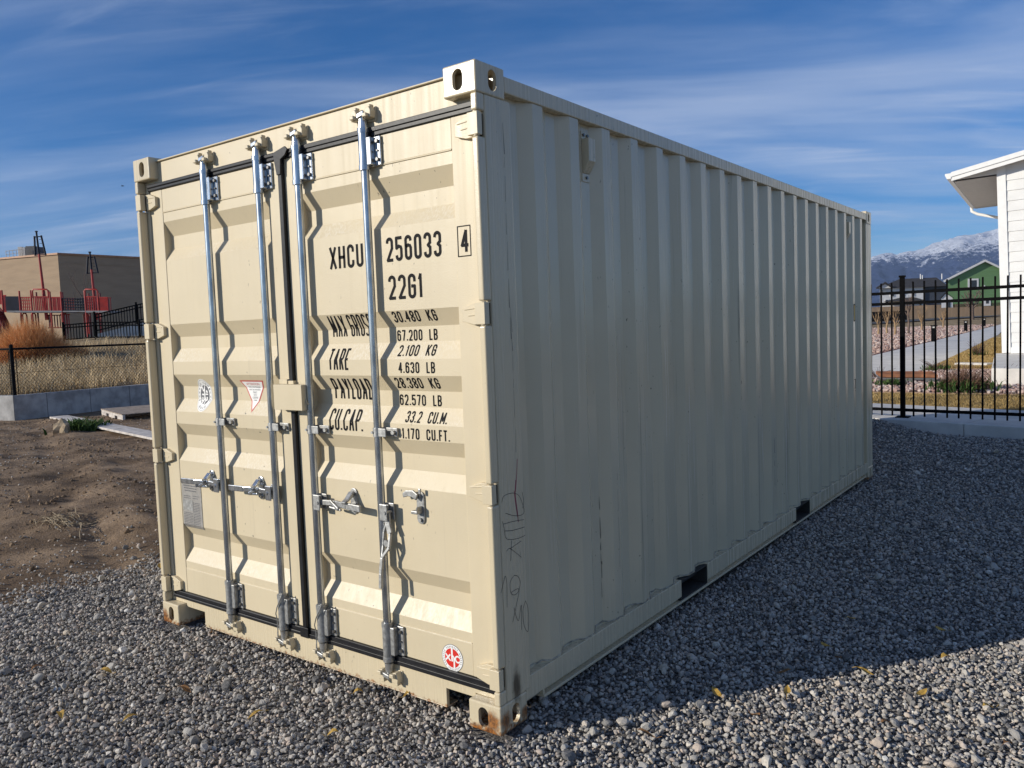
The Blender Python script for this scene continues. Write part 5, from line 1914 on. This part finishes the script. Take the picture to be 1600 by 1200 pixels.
def shrub(px, py, rad, hgt, nt, nl, seed, label, tw=REDTW, lf_=True):
    p = ground_at(px, py, .14)
    t_ = thing('shrub', (p[0], p[1], .13), label, 'shrub', None)
    strands('twigs', (p[0], p[1], .13), (rad, rad * .9), hgt, nt, tw, seed, .006, t_, 1.0, .7)
    if lf_:
        rr = np.random.default_rng(seed)
        q = rr.normal(size=(nl, 2)) * rad * .42
        blade_mesh('leaves', np.stack([p[0] + q[:, 0], p[1] + q[:, 1], np.full(nl, .12) + rr.uniform(0, .12, nl)], 1), hgt * .42, .03, .9, GREEN, seed, t_)
    mb = MB()
    rr = random.Random(seed)
    for k in range(14):
        a = rr.uniform(0, 6.28); s = rr.uniform(.6, 1.15)
        mb.tube([(p[0], p[1], .12), (p[0] + rad * .5 * s * math.cos(a), p[1] + rad * .5 * s * math.sin(a), .12 + hgt * .55), (p[0] + rad * 1.1 * s * math.cos(a), p[1] + rad * 1.1 * s * math.sin(a), .12 + hgt * rr.uniform(.7, 1.15))], [.008, .006, .003], 4)
    mb.build('branches', BARK, t_)


shrub(1506, 611, .50, .55, 900, 700, 31, 'largest shrub with red brown twigs over green leaves behind the fence')
shrub(1464, 580, .40, .30, 160, 260, 33, 'small green sprouting shrub by the footpath edge beyond the rust slab')
shrub(1394, 603, .33, .22, 120, 380, 34, 'low green shrub under the rust brown slab', GREEN)
shrub(1528, 556, .30, .50, 170, 60, 36, 'sparse twiggy shrub on the golden lawn near the white house', DARKTW)
shrub(1556, 600, .42, .40, 70, 10, 37, 'thin bare shrub at the corner of the pale concrete step', DARKTW, False)
shrub(1372, 592, .35, .30, 60, 12, 38, 'bare twiggy shrub beside the container end near the footpath', DARKTW, False)

RUSTB = simple('rusty_steel', (.22, .085, .035), .75, 0, .3, 5)
a, b_ = at(1372, 589, 17.6), at(1461, 594.5, 16.9)
mb = MB()
c_ = (a + b_) / 2; h_ = (b_ - a) / 2
mb.obox((c_[0], c_[1], .32), (h_[0], h_[1], 0), (VY[0] * .12 - h_[0] * 0, VY[1] * .12, .03), (0, 0, .035))
mb.obox((c_[0], c_[1], .245), (h_[0] * .97, h_[1] * .97, 0), (VY[0] * .08, VY[1] * .08, 0), (0, 0, .04), 1)
for t in (-.8, .1, .85): mb.obox((c_[0] + h_[0] * t, c_[1] + h_[1] * t, .165), (.10, 0, 0), (0, .06, 0), (0, 0, .045), 1)
tag(mb.build('rusted_beam', [RUSTB, HVD], bevel=.01), 'long rust brown slab lying in the pink rock bed', 'slab')

for px, py, hpx, lab in ((1459, 534, 29, 'nearest and tallest dark bollard light beside the footpath'), (1509, 519, 20, 'middle dark bollard light beside the footpath'), (1538, 511, 14, 'farthest small dark bollard light beside the footpath')):
    p = ground_at(px, py, .14)
    t_ = thing('bollard_light', (p[0], p[1], .14), lab, 'bollard light', 'bollard lights along the footpath')
    s = .11
    mb = MB(); mb.obox((p[0], p[1], .14 + .36), (s, 0, 0), (0, s, 0), (0, 0, .36)); mb.build('post', BLACKM, t_, bevel=.01)
    mb = MB()
    for q in ((-1, -1), (1, -1), (1, 1), (-1, 1)): mb.obox((p[0] + q[0] * .085, p[1] + q[1] * .085, .915), (.015, 0, 0), (0, .015, 0), (0, 0, .055))
    mb.obox((p[0], p[1], .9905), (.15, 0, 0), (0, .15, 0), (0, 0, .02))
    mb.build('lamp_cap', BLACKM, t_)
    mb = MB(); mb.obox((p[0], p[1], .915), (.065, 0, 0), (0, .065, 0), (0, 0, .054)); mb.build('lens', HVL, t_)

# ------------------------------------------------------------------ white house on the right
Dc = 21.0
hc = at(1568, 400, Dc)
LAT, DEP = VX, VY
uH = .835 * LAT - .55 * DEP; vH = .55 * LAT + .835 * DEP
uH, vH = uH / np.linalg.norm(uH), vH / np.linalg.norm(vH)
HB = np.array([hc[0], hc[1], .50])
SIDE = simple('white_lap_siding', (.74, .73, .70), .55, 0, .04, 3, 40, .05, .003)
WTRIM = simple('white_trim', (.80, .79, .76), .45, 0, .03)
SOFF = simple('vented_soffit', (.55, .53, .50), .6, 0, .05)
ROOFM = simple('grey_shingle', (.10, .10, .11), .9, 0, .3, 8)
ho = thing('white_house', HB, 'white lap sided house with deep eaves and gutter at right edge', 'house')


def hp_(u, v, z): return HB + uH * u + vH * v + np.array([0, 0, z])


def hbox(mb, u0, u1, v0, v1, z0_, z1_, mi=0):
    mb.obox(hp_((u0 + u1) / 2, (v0 + v1) / 2, (z0_ + z1_) / 2), uH * (u1 - u0) / 2, vH * (v1 - v0) / 2, (0, 0, (z1_ - z0_) / 2), mi)


ZE = 4.66                                   # soffit above slab
OE, OG, SLP = 1.04, .32, .174
GW, GL = 9.0, 8.4


def roofz(u): return ZE + SLP * (u + OE)


mb = MB()
# lap siding: each board leans out at its foot
lap = .262
z_ = 0.0
while z_ < ZE + SLP * (GW + OE):
    u1 = GW * 1.0
    ustart = .0 if z_ < ZE + .1 else max(0, (z_ - ZE) / SLP - OE + .35)
    a, b_, c_, d_ = hp_(ustart, -.022, z_), hp_(u1, -.022, z_), hp_(u1, -.004, z_ + lap), hp_(ustart, -.004, z_ + lap)
    e, f_ = hp_(ustart, 0, z_), hp_(u1, 0, z_)
    mb.add([a, b_, c_, d_, e, f_], [(0, 1, 2, 3), (0, 4, 5, 1)])
    z_ += lap
wl_ = mb.build('wall', SIDE, ho, recalc=False)
mb = MB(); hbox(mb, .02, GW, .02, GL, -.02, ZE - .02); mb.build('wall_core', SIDE, ho)
mb = MB()
hbox(mb, -.025, .17, -.045, -.0225, 0, ZE + .28); hbox(mb, -.027, -.0005, -.02, .16, 0, ZE - .03)
hbox(mb, .171, GW, -.036, -.0225, -.02, .14)
mb.build('corner_trim', WTRIM, ho)
# soffit under the eave and rake
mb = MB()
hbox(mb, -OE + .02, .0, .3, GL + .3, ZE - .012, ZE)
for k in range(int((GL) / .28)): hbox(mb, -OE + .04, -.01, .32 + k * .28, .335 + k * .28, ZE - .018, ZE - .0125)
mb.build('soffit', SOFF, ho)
mb = MB()
for (u0, u1) in ((-OE, GW),):
    t0, t1 = roofz(u0), roofz(u1)
    a = [hp_(u0, -OG, t0 + .12), hp_(u1, -OG, t1 + .12), hp_(u1, GL + OG, t1 + .12), hp_(u0, GL + OG, t0 + .12)]
    b_ = [p + np.array([0, 0, .05]) for p in a]
    mb.add(a + b_, [(0, 1, 2, 3), (7, 6, 5, 4), (0, 4, 5, 1), (1, 5, 6, 2), (2, 6, 7, 3), (3, 7, 4, 0)])
mb.build('roof', ROOFM, ho)
mb = MB()
t0, t1 = roofz(-OE), roofz(GW)


def rakeboard(mb, v0, v1, zb, zt):
    a = [hp_(-OE, v0, t0 + zb), hp_(GW, v0, t1 + zb), hp_(GW, v0, t1 + zt), hp_(-OE, v0, t0 + zt)]
    b_ = [p + vH * (v1 - v0) for p in a]
    mb.add(a + b_, [(0, 1, 2, 3), (7, 6, 5, 4), (0, 4, 5, 1), (1, 5, 6, 2), (2, 6, 7, 3), (3, 7, 4, 0)])


rakeboard(mb, -OG - .03, -OG - .001, -.06, .135); rakeboard(mb, -OG - .055, -OG - .031, .045, .165)
mb.build('rake_fascia', WTRIM, ho)
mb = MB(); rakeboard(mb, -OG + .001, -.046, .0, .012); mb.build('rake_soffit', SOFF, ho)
mb = MB()
hbox(mb, -OE + .001, -.026, -.03, -.012, ZE - .01, ZE + .001)
a = [hp_(-OE + .05, -.03, ZE), hp_(.0, -.03, ZE), hp_(.0, -.03, roofz(0)), hp_(-OE + .05, -.03, roofz(-OE + .05))]
mb.add(a + [p + vH * .05 for p in a], [(0, 1, 2, 3), (7, 6, 5, 4), (0, 4, 5, 1), (1, 5, 6, 2), (2, 6, 7, 3), (3, 7, 4, 0)])
mb.build('eave_return', SIDE, ho)
mb = MB()
pr = [(-OE, .14), (-OE - .14, .14), (-OE - .14, .10), (-OE - .10, .0), (-OE, .0)]
vs = [hp_(p[0], v, ZE + p[1]) for v in (-OG - .05, GL + OG) for p in pr]
mb.add(vs, [tuple(range(5)), (9, 8, 7, 6, 5)] + [(k, 5 + k, 5 + (k + 1) % 5, (k + 1) % 5) for k in range(5)])
mb.build('gutter', WTRIM, ho)
mb = MB()
pts = [hp_(-OE - .07, GL - .1, ZE + .02), hp_(-OE - .07, GL - .1, ZE - .12), hp_(-OE + .10, GL - .1, ZE - .24), hp_(-.12, GL - .1, ZE - .52), hp_(-.06, GL - .1, ZE - .62), hp_(-.06, GL - .1, 0)]
mb.tube(pts, .055, 6)
mb.build('downspout', WTRIM, ho)
mb = MB(); hbox(mb, .30, 1.6, -.07, -.0365, 1.0, 2.6)
mb = MB()
vs = []
hbox(mb, .0, GW, -.02, .02, -.40, -.021)
mb.build('foundation', CONCL, ho)
ax = Vector(tuple(FW))
ho.rotation_euler = (Matrix.Rotation(R(-1.9), 4, Vector((VY[0], VY[1], 0)))).to_euler()

# pale concrete landing before the house
A_ = ground_at(1549, 602, .14)
s0_ = np.array([A_[0], A_[1]])
mb = MB()
VD = (at(1545, 560, 1.0) - CP)[:2]; VD = VD / np.linalg.norm(VD)
f0 = s0_; f1 = s0_ + np.array([.99, -.14]) * 3.5
mb.prism([tuple(f0), tuple(f1), tuple(f1 + VD * 9), tuple(f0 + VD * 6.6 + VX[:2] * .10)], 'z', .0, .478)
st = thing('concrete_step', (*f0, .1), 'pale concrete landing block in front of the white house', 'step')
mb.build('landing', CONCL, st, bevel=.02)
mb = MB()
g0 = ground_at(1497, 571, .14)[:2]; g1 = ground_at(1548, 572, .14)[:2]
mb.bar((*g0, .16), (*g1, .16), .35, .12)
mb.build('low_edging', CONCL, st, bevel=.01)

# ------------------------------------------------------------------ far houses, fences, trees, mountains
def zat(py, px, d):
    hz = 545.55 - .0375 * px
    return CP[2] + (hz - py) / FPX * d


def far_house(name, label, px0, px1, d, ybase, yeave, ydep, mat_, roofm, ridge_along=True, yridge=None, group=None):
    pass


WHS = simple('white_house_paint', (.72, .71, .70), .7, 0, .05, 1)
SLATE = simple('slate_blue_siding', (.055, .065, .085), .7, 0, .1, 1)
GRN = simple('green_siding', (.14, .26, .11), .7, 0, .06, 1, 0, 0, 0, (.2, .2, 4))
SHNG = simple('dark_shingle', (.035, .033, .035), .9, 0, .2, 2)
GLASS = simple('dark_window_glass', (.03, .035, .045), .15, 0, .2, 2)
TANF = simple('tan_boundary_fence', (.30, .21, .135), .85, 0, .12, 1, 0, 0, 0, (3, 3, .5))


VYK = VY
VY = at(1520, 480, 1.0) - CP; VY[2] = 0; VY /= np.linalg.norm(VY)      # houses run straight away from the path


def fbox(mb, px0, px1, d0, d1, z0_, z1_, dd=200, mi=0):
    a, b_ = at(px0, 480, dd), at(px1, 480, dd)
    p = [a[:2] + VY[:2] * d0, b_[:2] + VY[:2] * d0, b_[:2] + VY[:2] * d1, a[:2] + VY[:2] * d1]
    mb.prism([tuple(q) for q in p], 'z', z0_, z1_, mi)


# white and slate two storey house
D1 = 200.
zb, ze, zr = zat(484, 1400, D1) - 1.0, zat(450, 1400, D1), zat(434, 1430, D1)
p0 = at(1425, 480, D1)
h1 = thing('two_storey_house', (p0[0], p0[1], zb), 'white and slate two storey house with dark roof far behind the fence', 'house')
mb = MB(); fbox(mb, 1375, 1444, 0, 9, zb, ze, D1); mb.build('wall', WHS, h1)
mb = MB(); fbox(mb, 1444.2, 1480, .6, 9, zb, ze, D1); mb.build('wall', SLATE, h1)
a, b_ = at(1371, 480, D1), at(1482, 480, D1)
mb = MB()
r0, r1 = at(1404, 480, D1), at(1462, 480, D1)
q = [a[:2] - VY[:2] * .8, b_[:2] - VY[:2] * .8, b_[:2] + VY[:2] * 9.8, a[:2] + VY[:2] * 9.8]
rdg = [r0[:2] + VY[:2] * 4.5, r1[:2] + VY[:2] * 4.5]
vs = [(*t, ze) for t in q] + [(*t, zr) for t in rdg]
mb.add(vs, [(0, 1, 5, 4), (1, 2, 5), (2, 3, 4, 5), (3, 0, 4), (3, 2, 1, 0)])
rf = mb.build('roof', SHNG, h1)
mb = MB()
for px, ht in ((1437, 1.0), (1440, .7), (1471, .9)):
    p = at(px, 480, D1)[:2] + VY[:2] * 4
    mb.cyl((*p, zr - .5), (*p, zr + ht), .12, n=6)
mb.build('roof_vent', WHS, rf)
mb = MB()
c_ = [at(x, 480, D1)[:2] - VY[:2] * 1.2 for x in (1372, 1384, 1394)]
vs = [(*c_[0], ze), (*c_[1], ze + 1.3), (*c_[2], ze)]; vs2 = [(v[0] + VY[0] * 5, v[1] + VY[1] * 5, v[2]) for v in vs]
mb.add(vs + vs2, [(0, 1, 2), (5, 4, 3), (0, 3, 4, 1), (1, 4, 5, 2), (0, 2, 5, 3)])
mb.build('gable', WHS, h1)
mb = MB()
for (x0, y0, x1, y1) in ((1370.5, 451, 1384, 442.2), (1384, 442.2, 1395, 450)):
    p, p2 = at(x0, 480, D1)[:2] - VY[:2] * 1.3, at(x1, 480, D1)[:2] - VY[:2] * 1.3
    mb.bar((*p, zat(y0, x0, D1)), (*p2, zat(y1, x1, D1)), .5, .35)
mb.build('gable_trim', SHNG, h1)
for px, w, y0, y1 in ((1378, 3, 453, 461), (1391, 7, 455, 464), (1406, 8, 454, 463), (1424, 6, 452, 463), (1383, 6, 468, 476), (1436, 5, 468, 478)):
    mb = MB(); fbox(mb, px, px + w, -.12, .0, zat(y1, px, D1), zat(y0, px, D1), D1); wi = mb.build('window', WHS, h1)
    mb = MB(); fbox(mb, px + .8, px + w - .8, -.16, -.121, zat(y1 - .8, px, D1), zat(y0 + .8, px, D1), D1); mb.build('pane', GLASS, wi)
mb = MB()
a, b_ = at(1382, 480, D1)[:2] - VY[:2] * 3, at(1446, 480, D1)[:2] - VY[:2] * 3
zc, zd = zat(471, 1400, D1), zat(465, 1420, D1)
m0, m1 = at(1405, 480, D1)[:2] - VY[:2] * .1, at(1430, 480, D1)[:2] - VY[:2] * .1
vs = [(*a, zc), (*b_, zc), (*m1, zd), (*m0, zd), (*(a + VY[:2] * 2.9), zc), (*(b_ + VY[:2] * 2.9), zc)]
mb.add(vs, [(0, 1, 2, 3), (1, 5, 2), (0, 3, 4), (0, 4, 5, 1), (3, 2, 5, 4)])
mb.build('porch_roof', SHNG, h1)

# green gabled house
D2 = 150.
zb, ze, zr = zat(482, 1500, D2) - 1.0, zat(437, 1480, D2), zat(407.5, 1539, D2)
p0 = at(1540, 480, D2)
h2 = thing('green_house', (p0[0], p0[1], zb), 'green gabled house with white trim behind the bare tree', 'house')
mb = MB()
pp = [at(x, 480, D2)[:2] for x in (1479, 1539, 1600)]
vs = [(*pp[0], zb), (*pp[2], zb), (*pp[2], ze), (*pp[1], zr - .25), (*pp[0], ze)]
vs2 = [(v[0] + VY[0] * 10, v[1] + VY[1] * 10, v[2]) for v in vs]
mb.add(vs + vs2, [(0, 1, 2, 3, 4), (9, 8, 7, 6, 5), (0, 5, 6, 1), (1, 6, 7, 2), (4, 9, 5, 0)])
mb.build('wall', GRN, h2)
mb = MB()
for (xa, za, xb, zb2) in ((1475, zat(439.5, 1475, D2), 1539.2, zr), (1603, zat(437, 1603, D2), 1538.8, zr)):
    p, p2 = at(xa, 480, D2)[:2], at(xb, 480, D2)[:2]
    a = [(*(p - VY[:2] * .5), za), (*(p2 - VY[:2] * .5), zb2), (*(p2 + VY[:2] * 10), zb2), (*(p + VY[:2] * 10), za)]
    mb.add(a + [(v[0], v[1], v[2] + .18) for v in a], [(3, 2, 1, 0), (4, 5, 6, 7), (0, 1, 5, 4), (1, 2, 6, 5), (2, 3, 7, 6), (3, 0, 4, 7)])
mb.build('roof', SHNG, h2)
mb = MB()
for (xa, za, xb, zb2) in ((1475, zat(440, 1475, D2), 1539.2, zr - .05), (1603, zat(437.5, 1603, D2), 1538.8, zr - .05)):
    p, p2 = at(xa, 480, D2)[:2] - VY[:2] * .58, at(xb, 480, D2)[:2] - VY[:2] * .58
    mb.bar((*p, za), (*p2, zb2), .12, .34)
mb.build('gable_trim', WHS, h2)
for (x0, x1, y0, y1) in ((1512, 1529, 436, 452.5), (1537, 1548, 466, 478)):
    mb = MB(); fbox(mb, x0, x1, -.12, 0, zat(y1, x0, D2), zat(y0, x0, D2), D2); wi = mb.build('window', WHS, h2)
    mb = MB(); fbox(mb, x0 + 3.5, x1 - 3, -.16, -.121, zat(y1 - 3.5, x0, D2), zat(y0 + 2.5, x0, D2), D2); mb.build('pane', GLASS, wi)
mb = MB(); fbox(mb, 1537.3, 1539.3, -.2, 0, zat(448, 1538, D2), zat(446, 1538, D2), D2); mb.build('vent', WHS, h2)
mb = MB(); fbox(mb, 1478.2, 1480, -.08, .0, zb, ze, D2); mb.build('corner_trim', WHS, h2)
# small white shed
D3 = 145.
p0 = at(1478, 480, D3)
h3 = thing('white_shed', (p0[0], p0[1], zat(484, 1478, D3) - 1), 'small white shed beside the green house', 'shed')
mb = MB()
pp = [at(x, 480, D3)[:2] for x in (1471, 1478, 1488.5)]
zs0, zs1, zs2 = zat(484, 1478, D3) - 1, zat(466, 1478, D3), zat(458.5, 1478, D3)
vs = [(*pp[0], zs0), (*pp[2], zs0), (*pp[2], zs1), (*pp[1], zs2), (*pp[0], zs1)]
vs2 = [(v[0] + VY[0] * 3, v[1] + VY[1] * 3, v[2]) for v in vs]
mb.add(vs + vs2, [(0, 1, 2, 3, 4), (9, 8, 7, 6, 5), (0, 5, 6, 1), (1, 6, 7, 2), (4, 9, 5, 0), (2, 7, 8, 3), (3, 8, 9, 4)])
mb.build('wall', WHS, h3)
mb = MB()
for (x0, y0, x1, y1) in ((1469.5, 466.5, 1478, 458), (1478, 458, 1490, 466.5)):
    a, b_ = at(x0, 480, D3)[:2] - VY[:2] * .2, at(x1, 480, D3)[:2] - VY[:2] * .2
    z1_, z2_ = zat(y0, x0, D3) + .06, zat(y1, x1, D3) + .06
    q = [(*a, z1_), (*b_, z2_), (*(b_ + VY[:2] * 3.4), z2_), (*(a + VY[:2] * 3.4), z1_)]
    mb.add(q + [(v[0], v[1], v[2] + .12) for v in q], [(3, 2, 1, 0), (4, 5, 6, 7), (0, 1, 5, 4), (1, 2, 6, 5), (2, 3, 7, 6), (3, 0, 4, 7)])
mb.build('roof', SHNG, h3)
mb = MB(); fbox(mb, 1481, 1485, -.1, 0, zat(482, 1482, D3), zat(468, 1482, D3), D3); mb.build('door', GLASS, h3)

# boundary fences
mb = MB(); fbox(mb, 1418, 1640, 0, .15, zat(499, 1500, 128) - .6, zat(480, 1500, 128), 128)
bf = mb.build('boundary_fence', TANF)
tag(bf, 'long tan boundary fence in front of the green house', 'fence')
mb = MB(); fbox(mb, 1300, 1417, 0, .15, zat(502, 1400, 115) - .6, zat(486, 1400, 115), 115)
tag(mb.build('screen_fence', FENCEB), 'dark screened fence in front of the white two storey house', 'fence')
mb = MB(); fbox(mb, 1290, 1700, 0, .15, zat(482, 1400, 150) - 3, zat(479.5, 1380, 150), 150)
tag(mb.build('boundary_fence', TANF), 'brown boundary fence behind the dark screened fence', 'fence')
ASPH = simple('asphalt', (.05, .05, .053), .9, 0, .2, 2)
a = [at(x, 503, 108)[:2] for x in (1290, 1700)]
mb = MB()
vs = []
for k, y in enumerate((0, 2.5, 5)):
    for p in np.linspace(a[0], a[1], 12):
        q = p + VY[:2] * y
        vs.append((q[0], q[1], float(H(q[0], q[1])) + .12))
mb.add(vs, [(j * 12 + i, j * 12 + i + 1, (j + 1) * 12 + i + 1, (j + 1) * 12 + i) for j in range(2) for i in range(11)])
tag(mb.build('road', ASPH, recalc=False), kind='structure')


def far_at(px, d):
    p = at(px, 490, d)
    return (p[0], p[1], float(H(p[0], p[1])) - .05)


bare_tree('bare_tree', far_at(1519, 105), 4.3, 1.7, 4, 'bare branching tree standing before the green house', tr=.30)
TANTR = simple('tan_stake_bark', (.33, .22, .12), .9)
for k, (px, d, lab) in enumerate(((1372, 62, 'staked leafless sapling at the far left behind the fence'), (1386, 64, 'staked leafless sapling left of the fence post'), (1398, 60, 'thin short sapling beside the thick fence post'), (1419, 62, 'leafless sapling just right of the thick fence post'), (1440, 70, 'tan leafless sapling before the tan boundary fence'), (1474, 80, 'spreading leafless sapling near the white shed'))):
    bare_tree('bare_sapling', far_at(px, d), 2.4 if k != 3 else 3.6, .5, 20 + k, lab, col=TANTR if k != 3 else BARK, group='saplings beyond the fence', tr=.10)

VY = VYK
# mountains
m, n, l, b = newmat('snowy_mountain')
b.inputs['Roughness'].default_value = .95
b.inputs['Specular IOR Level'].default_value = .05
P = pos(n)
sn = N(n, 'ShaderNodeAttribute', attribute_name='snow').outputs['Fac']
nz = noise(n, l, P, .010, 10, .75)
nz2 = noise(n, l, P, .028, 8, .75)
f = mul(n, l, sn, mul(n, l, mul(n, l, nz, 1.5), mul(n, l, nz2, 1.5), 'ADD'), 'ADD')
c = mixc(n, l, mrange(n, l, f, 1.80, 2.08), mixc(n, l, mrange(n, l, nz2, .35, .65), (.025, .042, .115), (.05, .07, .15)), (.74, .77, .84))  # blue of distance haze painted into the rock colour, besides the haze volume
l.new(c, b.inputs['Base Color'])
bump(n, l, b, nz, 1.0, 40)
MD0, MD1 = 3600., 6500.
sky_px = np.array([900, 1100, 1250, 1358, 1372, 1385, 1395, 1402, 1415, 1430, 1445, 1460, 1475, 1500, 1520, 1545, 1566, 1640, 1750, 1900, 2200, 2600, 3200])
sky_py = np.array([425, 412, 414, 409, 404, 400.5, 400, 403, 399, 398, 394, 388, 384, 378, 376, 371, 365, 345, 330, 335, 350, 370, 420])
us = np.linspace(900, 3200, 560); vv_ = np.linspace(0, 1, 90)
verts = np.zeros((90, 560, 3)); snow = np.zeros((90, 560))
for j, v in enumerate(vv_):
    dep = MD0 + (MD1 - MD0) * v
    base = np.stack([CP[:2] + (FW[:2] + RT[:2] * ((x - 800) / FPX)) * dep for x in us])
    ridge = np.interp(us, sky_px, sky_py)
    hz = 545.55 - .0375 * us
    top = (hz - ridge) / FPX * MD1 + CP[2]
    w = us / 60.
    tt = v + .0
    rid = 1 - np.abs(2 * fbm(base[:, 0] / 620 + 5, base[:, 1] / 620, 61, 5) - 1) * 1.0
    rid2 = 1 - np.abs(2 * fbm(base[:, 0] / 170, base[:, 1] / 170, 71, 4) - 1)
    prof_ = sstep(-.05, 1.0, tt) ** .85
    z = top * (prof_ * (.80 + .20 * rid * (1 - v ** 4) + .2 * v ** 4) ) + (rid2 - .6) * 150 * (1 - v ** 3) * sstep(0, .25, tt) + (rid2 - .6) * 34 * v ** 3
    z = np.where(v < .02, 0, z)
    verts[j, :, 0], verts[j, :, 1], verts[j, :, 2] = base[:, 0], base[:, 1], z
    snow[j] = sstep(180, 640, z) * .9 + .10 * (rid2 - .6)
me = bpy.data.meshes.new('mountains')
idx = np.arange(90 * 560).reshape(90, 560)
F = np.stack([idx[:-1, :-1].ravel(), idx[:-1, 1:].ravel(), idx[1:, 1:].ravel(), idx[1:, :-1].ravel()], 1)
me.from_pydata(verts.reshape(-1, 3).tolist(), [], F.tolist())
me.polygons.foreach_set('use_smooth', np.ones(len(F), bool))
sa = me.attributes.new('snow', 'FLOAT', 'POINT'); sa.data.foreach_set('value', snow.ravel())
me.materials.append(m)
mt = bpy.data.objects.new('mountains', me); COL.objects.link(mt)
tag(mt, kind='structure')

# air
mb = MB(); mb.box(-8900, 5500, -500, 8000, -40, 960)
hz_ = mb.build('haze', [])
hm = bpy.data.materials.new('thin_air'); hm.use_nodes = True
hn, hl = hm.node_tree.nodes, hm.node_tree.links
hn.clear()
hv = N(hn, 'ShaderNodeVolumePrincipled'); hv.inputs['Color'].default_value = (.50, .68, 1.0, 1); hv.inputs['Density'].default_value = 7.0e-5
ho_ = N(hn, 'ShaderNodeOutputMaterial'); hl.new(hv.outputs[0], ho_.inputs['Volume'])
hz_.data.materials.append(hm)
tag(hz_, 'thin blue air between the near ground and the far mountains', 'haze', kind='stuff')

# small bird far up
p = at(191.5, 290.5, 60)
mb = MB()
mb.tube([p - VX * .12, p - VX * .05, p + VX * .05, p + VX * .12], [.01, .035, .03, .012], 6)
mb.add([p - VX * .03, p + VX * .04, p + VY * .22 + np.array([0, 0, .06]), p - VY * .22 + np.array([0, 0, .06])], [(0, 1, 2), (1, 0, 3)])
tag(mb.build('bird', BLACKM), 'tiny dark bird flying high over the playground', 'bird')
